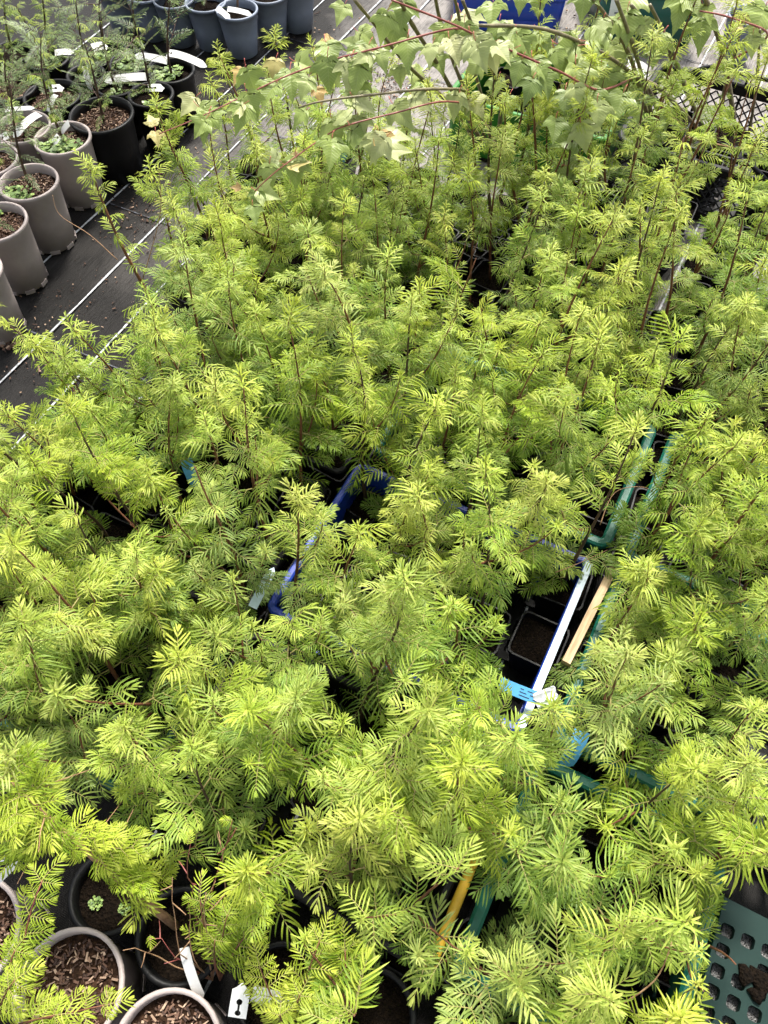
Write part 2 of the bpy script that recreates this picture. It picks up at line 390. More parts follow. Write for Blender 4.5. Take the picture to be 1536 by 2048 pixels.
def crate(name, label, u0, u1, v0, v1, h, body, rim=None, group=None, slots=True, rimw=.020, rz=None, z0=.006):
    c = UV((u0 + u1) / 2, (v0 + v1) / 2, z0); w, d = v1 - v0 - rimw, u1 - u0 - rimw
    t = thing(name, label, 'tray' if 'tray' in name else 'crate', c, YAW if rz is None else rz, group)
    body_m, rim_m = M[body], M[rim or body]; th = .006
    add('crate_floor', floor_mesh(w - .012, d - .012, M['black']), t)
    for sx, sy, L_, rot in ((0, 1, w - .05, 0), (0, -1, w - .05, 0), (1, 0, d - .05, R(90)), (-1, 0, d - .05, R(90))):
        add('crate_wall', slot_wall(L_, h - .012, th, body_m, slots), t, (sx * (w / 2 - .008), sy * (d / 2 - .008), 0), (0, 0, rot))
    for sx in (-1, 1):
        for sy in (-1, 1):
            mb = MB(); pts = [(.5, .0), (.46, .26), (.36, .42), (.2, .5)]
            cx, cy = sx * (w / 2 - .033), sy * (d / 2 - .033)
            k = 0; arc = [(math.cos(R(a)), math.sin(R(a))) for a in range(0, 91, 18)]
            for r_ in (.026, .020):
                for ax, ay in arc:
                    for z in (0, h - .012): mb.v.append(Vector((cx + sx * ax * r_, cy + sy * ay * r_, z)))
            n = len(arc)
            for q in (0, 2 * n):
                for i in range(n - 1): mb.face((q + 2 * i, q + 2 * i + 2, q + 2 * i + 3, q + 2 * i + 1))
            add('corner_post', mb.mesh('corner_post', [body_m], True), t)
    add('crate_rim', rim_mesh(w - .005, d - .005, h - .004, rimw, .016, rim_m, .016), t)
    CRATES[label] = t; return t
def lattice_wall(w, h, mat, z_lo=.02):
    mb = MB(); mb.box((0, 0, z_lo / 2 + .004), (w, .008, z_lo + .008)); mb.box((0, 0, h - .012), (w, .010, .024))
    step = .034; span = h - .03 - z_lo
    n = int((w + span) / step)
    for sg in (-1, 1):
        for i in range(n):
            x0 = -w / 2 - span + i * step; x1 = x0 + span
            a, b = max(x0, -w / 2), min(x1, w / 2)
            if b - a < .01: continue
            za, zb = z_lo + (a - x0), z_lo + (b - x0)
            mb.tube([(sg * a, 0, za), (sg * b, 0, zb)], .0028, 4)
    for i in range(5): mb.box((-w / 2 + w * i / 4, .001, h / 2), (.008, .008, h))
    return mb.mesh('lattice_wall', [mat])
def basket(label, u0, u1, v0, v1, h, group=None):
    c = UV((u0 + u1) / 2, (v0 + v1) / 2, .006); w, d = v1 - v0, u1 - u0; t = thing('lattice_crate', label, 'crate', c, YAW, group)
    add('crate_floor', floor_mesh(w - .02, d - .02, M['black']), t)
    for sx, sy, L_, rot in ((0, 1, w - .02, 0), (0, -1, w - .02, 0), (1, 0, d - .03, R(90)), (-1, 0, d - .03, R(90))):
        add('lattice_wall', lattice_wall(L_, h - .01, M['black']), t, (sx * (w / 2 - .008), sy * (d / 2 - .008), 0), (0, 0, rot))
    add('crate_rim', rim_mesh(w, d, h - .006, .022, .018, M['black'], .04), t)
    for sy in (1, -1):     # raised hand grip over each long side
        mb = MB(); pts = []
        for i in range(13):
            q = i / 12; x = (q - .5) * w * .62; z = h + .034 * min(1, math.sin(math.pi * q) * 2.2); pts.append((x, sy * (d / 2), z))
        mb.tube(pts, .008, 6)
        for q in (-.17, 0, .17): mb.box((q * w, sy * (d / 2), h + .014), (.008, .007, .034))
        add('hand_grip', mb.mesh('hand_grip', [M['black']], True), t)
    CRATES[label] = t; return t

GC = 'crates and trays of conifer seedlings'
#       key: (name, label, short phrase, u0,u1,v0,v1, h, body, rim, slots, columns, rows)
BL = [
 ('front_black', 'black_crate', 'black slotted crate of seedlings alongside the yellow cane', 'black crate beside yellow cane', .03, .44, -.545, .052, .20, 'black', None, True, 5, 3),
 ('front_green', 'green_crate', 'dark green crate of seedlings just right of the yellow cane', 'green crate right of yellow cane', .05, .475, .095, .485, .20, 'green', 'teal', True, 3, 3),
 ('blue', 'blue_crate', 'royal blue slotted crate with pale sheen along side rim, in the middle', 'royal blue crate', .485, .93, -.545, .062, .20, 'blue', None, True, 5, 3),
 ('green_mid', 'green_crate', 'green crate of seedlings directly behind the royal blue crate', 'green crate behind blue crate', .965, 1.365, -.535, .082, .20, 'green', 'teal', True, 5, 3),
 ('stake_green', 'green_crate', 'green crate of seedlings right of the pale wooden stake', 'green crate right of wooden stake', .505, .93, .108, .70, .20, 'green', 'teal', True, 5, 3),
 ('right_green', 'green_crate', 'green crate at the right edge behind the wooden-stake crate', 'green crate behind wooden-stake crate', .96, 1.37, .108, .70, .20, 'green', 'teal', True, 5, 3),
 ('left_green', 'black_crate', 'black slotted crate of seedlings left of the royal blue crate', 'black crate left of blue crate', .445, .85, -1.17, -.575, .17, 'black', None, True, 5, 3),
 ('left_front', 'black_tray', 'black tray of seedlings behind the round pots at lower left', 'black tray behind lower-left pots', .03, .42, -1.17, -.575, .14, 'black', 'green', False, 5, 3),
 ('left_black', 'black_tray', 'black tray with empty corner beside the white ground line', 'black tray with empty corner', .90, 1.31, -1.20, -.575, .14, 'black', None, False, 5, 3),
 ('left_far', 'black_tray', 'black tray of seedlings nearest the taupe pots aisle', 'black tray nearest taupe pots', 1.37, 1.76, -1.25, -.65, .07, 'black', None, False, 5, 3),
]
GROUND_BLOCKS = [('mid_ground', 'fabric strip behind green crates', 1.42, 1.80, -.58, -.03, 5, 3, .50, .68), ('right_ground', 'fabric strip at right edge', 1.42, 1.84, -.05, .50, 5, 3, .52, .70),
 ('back_left', 'rear block under the maple branches', 1.80, 2.12, -1.27, -.72, 4, 3, .32, .50), ('back_mid', 'rear block before the bright green crate', 1.86, 2.28, -.66, -.08, 5, 3, .58, .86),
 ('back_right', 'rear block before the lattice crate', 1.90, 2.32, -.02, .36, 4, 3, .54, .78)]
for key, nm, lab, ph, u0, u1, v0, v1, h, body, rim, sl_, nc, nr in BL:
    t = crate(nm, lab, u0, u1, v0, v1, h, body, rim, GC, sl_, .024 if rim == 'teal' else .018)

# added white strip that paints the sheen of the blue crate's right rim
def bar_between(name, label, cat, pa, pb, r, mat, n=10, flat=None):
    mid = (pa + pb) / 2; d = pb - pa; L_ = d.length; mb = MB()
    if flat: mb.box((0, 0, 0), (flat[0], flat[1], L_))
    else: mb.tube([(0, 0, -L_ / 2 + L_ * i / 8) for i in range(9)], [r * (1 + .05 * math.sin(i * 2.3)) for i in range(9)], n)
    o = add(name, mb.mesh(name, [mat], not flat), None, mid); o.rotation_euler = d.to_track_quat('Z', 'Y').to_euler()
    if label: tag(o, label, cat)
    return o
st = bar_between('rim_sheen_strip', 'glossy white strip lying along the royal blue crate\'s right rim', 'strip', UV(.50, .052, .207), UV(.915, .052, .207), .007, M['pale'], flat=(.016, .007))
bar_between('wooden_stake', 'pale knotty wooden stake lying in the gap right of the blue crate', 'stake', UV(.67, .085, .205), UV(.925, .103, .208), .009, M['wood'], flat=(.018, .018))
bar_between('yellow_cane', 'yellow cane lying on the crate edge among the front seedlings', 'cane', UV(.04, .066, .207), UV(.33, .066, .207), .0095, M['yellow'])

# upturned perforated green crate, lower right corner
def upturned():
    u0, u1, v0, v1, h = -.16, .385, .492, .99, .20
    c = UV((u0 + u1) / 2, (v0 + v1) / 2, .006); w, d = v1 - v0, u1 - u0
    t = thing('perforated_crate', 'upturned dark green crate with rounded square holes, lower right', 'crate', c, YAW)
    nx, ny = 14, 16; sx, sy = w / nx, d / ny; mb = MB(); hw = .33
    # plate with rounded-square holes: ring of quads per cell
    for j in range(ny):
        for i in range(nx):
            cx, cy = -w / 2 + sx * (i + .5), -d / 2 + sy * (j + .5); k = len(mb.v); hole = (i + j * 2) % 5 != 0 or True
            if (i * 3 + j * 5) % 17 == 0 or j == ny - 1: hole = False
            out, inn = [], []
            if not hole:
                q = len(mb.v)
                for a, b_ in ((-1, -1), (1, -1), (1, 1), (-1, 1)): mb.v.append(Vector((cx + a * sx / 2, cy + b_ * sy / 2, h)))
                mb.face((q, q + 1, q + 2, q + 3)); continue
            for q in range(16):
                a = 2 * math.pi * (q + .5) / 16; ca, sa = math.cos(a), math.sin(a); m_ = max(abs(ca), abs(sa))
                out.append(Vector((cx + ca / m_ * sx / 2, cy + sa / m_ * sy / 2, h)))
                e = (abs(ca) ** 4.5 + abs(sa) ** 4.5) ** (1 / 4.5); inn.append((cx + ca / e * sx * hw, cy + sa / e * sy * hw))
            # outer ring corners
            base = len(mb.v); mb.v += out; mb.v += [Vector((x, y, h)) for x, y in inn]; mb.v += [Vector((x, y, h - .012)) for x, y in inn]
            for q in range(16):
                r_ = (q + 1) % 16; mb.face((base + q, base + r_, base + 16 + r_, base + 16 + q)); mb.face((base + 16 + q, base + 16 + r_, base + 32 + r_, base + 32 + q))
            for a, b_, q in ((1, 1, 1), (-1, 1, 5), (-1, -1, 9), (1, -1, 13)):
                z = len(mb.v); mb.v.append(Vector((cx + a * sx / 2, cy + b_ * sy / 2, h))); mb.face((z, base + (q + 1) % 16, base + q))
    add('perforated_base', mb.mesh('perforated_base', [M['perf']]), t)
    mb = MB(); mb.box((0, 0, h - .022), (w - .03, d - .03, .003)); add('mesh_liner', mb.mesh('mesh_liner', [liner_mat()]), t)
    for sx_, sy_, L_, rot in ((0, 1, w, 0), (0, -1, w, 0), (1, 0, d - .012, R(90)), (-1, 0, d - .012, R(90))):
        mb = MB(); mb.box((0, 0, (h - .002) / 2), (L_, .006, h - .002)); add('crate_wall', mb.mesh('crate_wall', [M['green']]), t, (sx_ * (w / 2 - .003), sy_ * (d / 2 - .003), 0), (0, 0, rot))
    # split clods of wet compost lying on it
    for i, (px, py, s_) in enumerate(((1490, 1950, .017), (1520, 1962, .022), (1512, 1990, .014))):
        rg = random.Random(i + 3); mb = MB(); n = 9
        for z, r_ in ((0, 1), (.007, .93), (.010, .6)):
            for q in range(n): a = 2 * math.pi * q / n; e = 1 + .25 * math.sin(q * 2.1 + i); mb.v.append(Vector((math.cos(a) * s_ * r_ * e, math.sin(a) * s_ * .8 * r_ * e, z + rg.uniform(0, .002))))
        for j in range(2):
            for q in range(n): mb.face((j * n + q, j * n + (q + 1) % n, j * n + n + (q + 1) % n, j * n + n + q))
        mb.face([2 * n + q for q in range(n)])
        p = at(px, py, h + .007)
        tag(add('compost_clod', mb.mesh('compost_clod', [M['soil']], True), None, p, (0, 0, rg.uniform(0, 3))), ['dark flat clod of compost, leftmost on the perforated crate', 'largest dark compost clod on the perforated crate at the picture edge', 'smallest dark compost clod, nearest, on the perforated crate'][i], 'clod', 'compost clods')
def liner_mat():
    m, t, b = nodes('black_mesh_liner'); tc = t.nodes.new('ShaderNodeTexCoord'); v = t.nodes.new('ShaderNodeTexVoronoi'); v.inputs['Scale'].default_value = 330
    t.links.new(tc.outputs['Object'], v.inputs['Vector']); r = ramp(t, v.outputs['Distance'], [(.25, (.004, .004, .004)), (.6, (.10, .10, .10))])
    t.links.new(r.outputs[0], b.inputs['Base Color']); b.inputs['Roughness'].default_value = .5; bump(t, b, v.outputs['Distance'], .8, .002); return m
upturned()

# ------------------------------------------------------------------ conifer shoots (shared meshes)
def needle(mb, base, d, up, L_, w_, bend, rv, mi=0):
    """one narrow leaf: folded strip bent towards `bend`"""
    prof = ((0, .40), (.22, .92), (.55, 1.0), (.84, .80)); k = len(mb.v)
    for t, wf in prof:
        p = base + d * (L_ * t) + bend * (L_ * t * t); tg = (d + bend * (2 * t)).normalized()
        sd = tg.cross(up); sd = sd.normalized() if sd.length > 1e-5 else Vector((1, 0, 0)); nn = sd.cross(tg)
        h = w_ * wf * .5
        mb.v += [p - sd * h + nn * h * .35, p.copy(), p + sd * h + nn * h * .35]
        mb.col((t, rv, .25)); mb.c[-2] = (t, rv, .75 * (1 - t) + .1)
    mb.v.append(base + d * L_ + bend * L_); mb.col((1, rv, .2))
    for i in range(3):
        a = k + i * 3
        mb.face((a, a + 1, a + 4, a + 3), mi); mb.face((a + 1, a + 2, a + 5, a + 4), mi)
    a = k + 9; mb.face((a, a + 1, a + 3), mi); mb.face((a + 1, a + 2, a + 3), mi)
def axis_pts(L_, droop, side, n=7, M_=None):
    pts = []
    for i in range(n):
        t = i / (n - 1); p = Vector((L_ * t, side * L_ * t * t, -droop * L_ * t * t)); pts.append(M_ @ p if M_ else p)
    return pts
def feather(mb, rg, L_, nl, nw, droop=.15, side=0, M_=None, gap=.0052, vee=.25, recurve=.35, r0=.0011, start=.10, fan=1.0):
    """two-ranked spray along +x of M_"""
    M_ = M_ or Matrix(); rot = M_.to_3x3()
    mb.tube([M_ @ p for p in axis_pts(L_, droop, side)], [r0 * (1 - .6 * i / 6) for i in range(7)], 4, 1, cap=False); mb.col((.5, .5, 0))
    n = max(6, int(L_ * (1 - start) / gap))
    for i in range(n + 1):
        t = start + (1 - start) * i / n
        p = Vector((L_ * t, side * L_ * t * t, -droop * L_ * t * t)); tg = Vector((1, 2 * side * t, -2 * droop * t)).normalized()
        lat = Vector((0, 0, 1)).cross(tg).normalized(); nrm = tg.cross(lat)
        env = (.55 + .75 * math.sin(math.pi * min(1, (t * .80 + .16)))) * .78
        ang = R((72 - 50 * t ** 1.6) * fan)
        for s in (-1, 1):
            a = ang + R(rg.uniform(-10, 10)); L2 = nl * env * rg.uniform(.8, 1.15)
            v = vee * (1 + rg.uniform(-.6, .6))
            d = (tg * math.cos(a) + lat * (s * math.sin(a)) + nrm * v).normalized()
            bend = tg * (.16 * rg.uniform(.4, 1.5)) - nrm * (recurve * rg.uniform(.5, 1.5) + v * .4) - lat * s * .04
            up = (nrm + tg * .15 + lat * s * .2).normalized()
            needle(mb, M_ @ (p + tg * rg.uniform(-.001, .001)), rot @ d, rot @ up, L2, nw * rg.uniform(.85, 1.15), rot @ bend, .62 * rg.random() + .38 * t)
    for q in range(3):     # closing tip bud needles
        d = (Vector((1, 2 * side, -2 * droop)).normalized() + Vector((0, rg.uniform(-.25, .25), rg.uniform(0, .3)))).normalized()
        needle(mb, M_ @ Vector((L_, side * L_, -droop * L_)), rot @ d, rot @ Vector((0, 0, 1)), nl * .42, nw * .8, rot @ Vector((0, 0, -.1)), .6 + .4 * rg.random())
def tuft(mb, rg, L_, nl, nw, n, curl=.5):
    """upright leader along +z with needles all round"""
    bx, by = rg.uniform(-.08, .08), rg.uniform(-.08, .08)
    mb.tube([(bx * L_ * t * t, by * L_ * t * t, L_ * t) for t in (0, .25, .5, .75, 1)], [.0016, .0014, .0012, .001, .0007], 5, 1, cap=False); mb.col((.5, .5, 0))
    for i in range(n):
        t = .06 + .94 * i / n; az = i * 2.399 + rg.uniform(-.25, .25); el = R(18 + 52 * t ** 1.3 + rg.uniform(-10, 10))
        d = Vector((math.cos(az) * math.cos(el), math.sin(az) * math.cos(el), math.sin(el)))
        L2 = nl * (1.05 - .55 * t) * rg.uniform(.85, 1.15); out = Vector((math.cos(az), math.sin(az), 0))
        bend = out * (.28 * curl) - Vector((0, 0, 1)) * (curl * rg.uniform(.5, 1.3)) * (1 - .5 * t)
        needle(mb, Vector((bx * L_ * t * t, by * L_ * t * t, L_ * t)), d, Vector((0, 0, 1)) + out * .01, L2, nw, bend, rg.random())
def compound(mb, rg, L_, sub, nl, nw, droop, gap=.0068):
    """side branch carrying opposite sprays and ending in one"""
    mb.tube(axis_pts(L_, droop, 0), [.0018 - .0013 * i / 6 for i in range(7)], 5, 1, cap=False); mb.col((.5, .5, 0))
    n = 4
    for i in range(n):
        t = .22 + .60 * i / (n - 1); p = Vector((L_ * t, 0, -droop * L_ * t * t))
        for s in (-1, 1):
            if rg.random() < .1: continue
            tt = t + rg.uniform(-.04, .04); a = R(58 - 16 * t + rg.uniform(-9, 9)) * s
            m_ = Matrix.Translation(p) @ Matrix.Rotation(a, 4, 'Z') @ Matrix.Rotation(R(-rg.uniform(4, 26)), 4, 'Y') @ Matrix.Rotation(R(rg.uniform(-18, 18)), 4, 'X')
            feather(mb, rg, sub * (1.05 - .45 * t) * rg.uniform(.85, 1.15), nl * (1 - .2 * t), nw, .22, rg.uniform(-.08, .08), m_, gap=gap, vee=.35, recurve=rg.uniform(.3, .75))
    m_ = Matrix.Translation(Vector((L_ * .86, 0, -droop * L_ * .74))) @ Matrix.Rotation(R(30 * droop), 4, 'Y')
    feather(mb, rg, sub * .95, nl * .95, nw, .2, 0, m_, start=.05, gap=gap, vee=.35, recurve=.5)
PR = {}
def protos(key, mats, fn, count):
    L_ = []
    for i in range(count):
        mb = MB(); fn(mb, random.Random(hash_(key) + i * 17)); L_.append(mb.mesh('shoot_' + key, mats, True))
    PR[key] = L_
def hash_(s): return sum(ord(c) * (i + 3) for i, c in enumerate(s))
NM = [M['needle'], M['twig']]
protos('short', NM, lambda mb, g: feather(mb, g, .036, .027, .0028, g.uniform(.1, .5), g.uniform(-.15, .15), gap=.0062, vee=.38, recurve=g.uniform(.2, 1.0)), 8)
protos('mid', NM, lambda mb, g: feather(mb, g, .052, .036, .0032, g.uniform(.1, .6), g.uniform(-.2, .2), gap=.0075, vee=.45, recurve=g.uniform(.25, 1.2)), 14)
protos('long', NM, lambda mb, g: feather(mb, g, .074, .046, .0035, g.uniform(.1, .5), g.uniform(-.2, .2), gap=.0090, vee=.45, recurve=g.uniform(.3, 1.2)), 12)
protos('branch', NM, lambda mb, g: compound(mb, g, .105, .044, .033, .0031, g.uniform(.0, .4), .0074), 10)
protos('leader', NM, lambda mb, g: tuft(mb, g, g.uniform(.045, .085), .036, .0031, 26, g.uniform(.2, 1.2)), 8)
YM = [M['yew'], M['bark_dark']]
protos('yew', YM, lambda mb, g: feather(mb, g, .10, .021, .0018, g.uniform(0, .25), g.uniform(-.1, .1), gap=.0068, fan=.92, vee=.1, recurve=.1), 5)
protos('yewbranch', YM, lambda mb, g: compound(mb, g, .15, .075, .019, .0018, g.uniform(0, .2), .0066), 4)

# ------------------------------------------------------------------ where the photograph shows gaps between the shoots (segments, radius in px)
CLEAR = [((1303, 890), (1240, 1035), 26), ((1180, 1145), (1078, 1395), 27), ((1215, 1165), (1160, 1270), 24), ((1150, 1170), (1085, 1280), 22), ((1040, 1240), (1010, 1300), 16),
 ((995, 1395), (1055, 1440), 30), ((1045, 1375), (1085, 1395), 20), ((935, 1735), (882, 1855), 19), ((1490, 1840), (1455, 1940), 56), ((1530, 1850), (1530, 1910), 44),
 ((150, 990), (230, 1060), 30), ((450, 890), (500, 975), 22), ((150, 1940), (195, 1985), 46), ((205, 1825), (235, 1840), 24), ((325, 1915), (345, 1950), 22), ((378, 1900), (400, 2000), 22),
 ((490, 1990), (560, 2000), 34), ((750, 2010), (740, 2040), 50), ((555, 1165), (560, 1215), 28), ((760, 1335), (760, 1345), 18), ((905, 1018), (935, 1035), 16), ((392, 945), (395, 965), 26),
 ((955, 500), (945, 590), 24), ((1393, 470), (1305, 640), 7), ((1150, 1495), (1140, 1525), 28), ((1265, 1555), (1300, 1600), 18), ((120, 1745), (215, 1800), 26), ((1080, 1760), (1090, 1770), 1),
 ((30, 1800), (40, 1850), 26), ((280, 1890), (285, 1920), 16), ((1415, 370), (1440, 410), 24), ((1450, 160), (1500, 200), 22), ((210, 330), (330, 480), 0), ((1340, 210), (1390, 250), 16), ((850, 1930), (845, 1960), 14), ((720, 1975), (780, 1975), 18), ((1330, 1960), (1300, 2000), 30)]
def cleared(p):
    x, y = proj(p)
    for (ax, ay), (bx, by), r_ in CLEAR:
        dx, dy = bx - ax, by - ay; l2 = dx * dx + dy * dy
        t = 0 if l2 == 0 else max(0, min(1, ((x - ax) * dx + (y - ay) * dy) / l2))
        if (x - ax - t * dx) ** 2 + (y - ay - t * dy) ** 2 < r_ * r_: return True
    return False

# ------------------------------------------------------------------ pots
def square_pot_mesh(s, h):
    mb = MB(); b_ = s * .74; levels = [(b_, 0), (s * .97, h - .012), (s * 1.04, h - .012), (s * 1.04, h), (s * .97, h), (s * .94, h - .03)]
    n = None
    for w_, z in levels:
        P0 = rrect(w_, w_, w_ * .12, 2); n = len(P0); mb.v += [Vector((x, y, z)) for x, y in P0]
    for i in range(len(levels) - 1):
        for j in range(n): mb.face((i * n + j, i * n + (j + 1) % n, (i + 1) * n + (j + 1) % n, (i + 1) * n + j))
    return mb.mesh('square_pot', [M['black']])
def disc_mesh(r_, mat, n=20, square=False, seed=1, amp=.006):
    mb = MB(); rg = random.Random(seed); mb.v.append(Vector((0, 0, amp)))
    for k, f in enumerate((.5, 1)):
        for j in range(n):
            a = 2 * math.pi * (j + .5) / n; ca, sa = math.cos(a), math.sin(a); e = max(abs(ca), abs(sa)) if square else 1
            mb.v.append(Vector((ca / e * r_ * f, sa / e * r_ * f, rg.uniform(-amp, amp) if k == 0 else 0)))
    for j in range(n):
        mb.face((0, 1 + j, 1 + (j + 1) % n)); mb.face((1 + j, 1 + n + j, 1 + n + (j + 1) % n, 1 + (j + 1) % n))
    return mb.mesh('soil', [mat], True)
POT_H, POT_S = .125, .108
SQ = square_pot_mesh(POT_S, POT_H); SQ_SOIL = [disc_mesh(POT_S * .46, M['soil'], 20, True, i) for i in range(3)]

# ------------------------------------------------------------------ seedlings
N_SHOOT = [0]
def shoot(key, parent, rg, loc, az, el, roll, scale, age, hue, sat, world, check=True):
    """a shoot part placed on its stem; left out where the photograph shows a gap"""
    scale *= (.96 if world.y < .5 else .92) if world.y < 1.5 else .88
    Rm = Matrix.Rotation(az, 4, 'Z') @ Matrix.Rotation(-el, 4, 'Y') @ Matrix.Rotation(roll, 4, 'X')
    if check:
        L_ = {'short': .05, 'mid': .075, 'long': .1, 'branch': .16, 'leader': .05, 'yew': .1, 'yewbranch': .2}[key] * scale
        ax = Vector((0, 0, 1)) if key == 'leader' else Vector((1, 0, -.2))
        for q in (.35, .7, 1.0):
            if cleared(world + loc + Rm.to_3x3() @ ax * (L_ * q)): return None
    o = add('leader_shoot' if key == 'leader' else 'leafy_branch' if 'branch' in key else 'leafy_shoot', rg.choice(PR[key]), parent, loc, Rm.to_euler(), scale)
    o.color = (max(0, min(1, age)), hue, sat, 1); N_SHOOT[0] += 1
    return o
def stem_path(base_h, H_, lean, rg, n=9):
    a = rg.uniform(0, 6.28); wob = rg.uniform(.004, .014); pts = []
    for i in range(n):
        t = i / (n - 1); z = base_h + (H_ - base_h) * t
        pts.append(Vector((lean.x * t ** 1.3 + wob * math.sin(t * 5 + a) - wob * math.sin(a), lean.y * t ** 1.3 + wob * math.cos(t * 4 + a) - wob * math.cos(a), z)))
    return pts
def on_path(pts, t):
    f = max(0, min(.9999, t)) * (len(pts) - 1); i = int(f); return pts[i].lerp(pts[i + 1], f - i)
def seedling(pos, H_, label, group, rg, lean=Vector((0, 0, 0)), bushy=1.0, hue=.5, sat=.75, age=.5, pot=True, first=.10, thick=1.0, side=0, name='potted_conifer_seedling'):
    t = thing(name, label, 'seedling', pos, rg.uniform(-.2, .2) + YAW if pot else 0, group)
    if pot:
        add('pot', SQ, t); add('soil', rg.choice(SQ_SOIL), t, (0, 0, POT_H - .018)); bz = POT_H - .03
    else: bz = 0
    rz = t.rotation_euler.z; lean = Matrix.Rotation(-rz, 3, 'Z') @ lean
    pts = stem_path(bz, H_, lean, rg); L_ = H_ - bz
    r0 = (.0026 + .0048 * L_) * thick
    mb = MB(); mb.tube(pts, [r0 * (1 - .78 * i / 8) for i in range(9)], 6); add('stem', mb.mesh('stem', [M['bark'] if rg.random() < .75 else M['bark_dark']], True), t)
    world = Vector(pos)
    def sh(key, p, az, el, roll, sc, ag): return shoot(key, t, rg, p, az, el, roll, sc, ag, hue + rg.uniform(-.12, .12), sat + rg.uniform(-.15, .1), world + Matrix.Rotation(rz, 3, 'Z') @ p - p)
    z = first; a0 = rg.uniform(0, 6.28); k = 0
    while z < .97:
        p = on_path(pts, z); up = max(0, (z - .5) / .5)
        for s in (0, 1):
            if rg.random() < .14: continue
            az = a0 + k * 1.62 + s * math.pi + rg.uniform(-.6, .6)
            el = R(8 + 40 * z ** 1.6 + rg.uniform(-22, 24))
            ag = age + .62 * (z - .68) + rg.uniform(-.15, .15)
            if z < .45: key = 'branch' if rg.random() < .42 * bushy else ('long' if rg.random() < .6 else 'mid')
            elif z < .80: key = 'branch' if rg.random() < .34 * bushy else ('long' if rg.random() < .55 else 'mid')
            else: key = 'mid' if rg.random() < .6 else 'short'
            sc = rg.uniform(.75, 1.1) * (1 - .20 * up) * (.78 + .22 * bushy)
            sh(key, p, az, el, R(rg.uniform(-25, 25)), sc, ag)
        k += 1; z += (.034 / L_) * rg.uniform(.7, 1.4) * (1.2 - .3 * up)
    for q in range(side):        # upright side stems that weave into the neighbours
        z1 = rg.uniform(.22, .55); p0 = on_path(pts, z1); az = a0 + q * 2.2 + rg.uniform(-.6, .6); out = rg.uniform(.05, .115); rise = L_ * rg.uniform(.22, .42)
        e = p0 + Vector((math.cos(az) * out, math.sin(az) * out, rise)); c1 = p0 + Vector((math.cos(az) * out * .8, math.sin(az) * out * .8, rise * .3))
        sp = [p0 * ((1 - w_) ** 2) + c1 * (2 * w_ * (1 - w_)) + e * (w_ * w_) for w_ in [i / 6 for i in range(7)]]
        mb = MB(); mb.tube(sp, [r0 * .5 * (1 - .65 * i / 6) for i in range(7)], 5)
        if any(cleared(world + Matrix.Rotation(rz, 3, 'Z') @ sp[i]) for i in (3, 5, 6)): continue
        add('side_stem', mb.mesh('side_stem', [M['bark']], True), t)
        n_ = max(3, int((e - p0).length / .034))
        for i in range(n_):
            w_ = .3 + .65 * i / n_
            sh(rg.choice(('mid', 'mid', 'long', 'short')), on_path(sp, w_), az + (i % 2 * 2 - 1) * rg.uniform(.7, 1.7), R(rg.uniform(0, 45)), R(rg.uniform(-30, 30)), rg.uniform(.75, 1.05), age + .45 * (w_ - .6) + rg.uniform(-.14, .14))
            if rg.random() < .6: sh(rg.choice(('mid', 'short')), on_path(sp, w_), az + 3.14 + rg.uniform(-1.2, 1.2), R(rg.uniform(0, 50)), R(rg.uniform(-30, 30)), rg.uniform(.7, 1.0), age + .2 * (w_ - .5) + rg.uniform(-.12, .12))
        sh('leader', e - Vector((0, 0, .01)), 0, 0, R(rg.uniform(-20, 20)), rg.uniform(.55, .85), age + .2)
    tip = pts[-1]
    sh('leader', tip - Vector((0, 0, .012)), rg.uniform(0, 6), 0, R(rg.uniform(-12, 12)), rg.uniform(.75, 1.05), age + .22)
    for i in range(rg.choice((3, 4, 4))):
        sh('mid' if rg.random() < .5 else 'short', tip - Vector((0, 0, .01 + .008 * i)), a0 + i * 2.4 + rg.uniform(-.3, .3), R(rg.uniform(38, 66)), R(rg.uniform(-30, 30)), rg.uniform(.8, 1.05), age + .2 + rg.uniform(-.1, .1))
    return t
ADJ = lambda h: 'tall' if h > .70 else ('low' if h < .56 else 'bushy')
ROWN = {3: ['front', 'middle', 'back'], 2: ['front', 'back'], 4: ['front', 'second', 'third', 'back']}
GS = 'lime conifer seedlings in square pots'
SKIP = {('blue', 4, 1), ('blue', 0, 1), ('left_black', 0, 0), ('left_black', 0, 1), ('mid_ground', 3, 0), ('green_mid', 4, 0)}
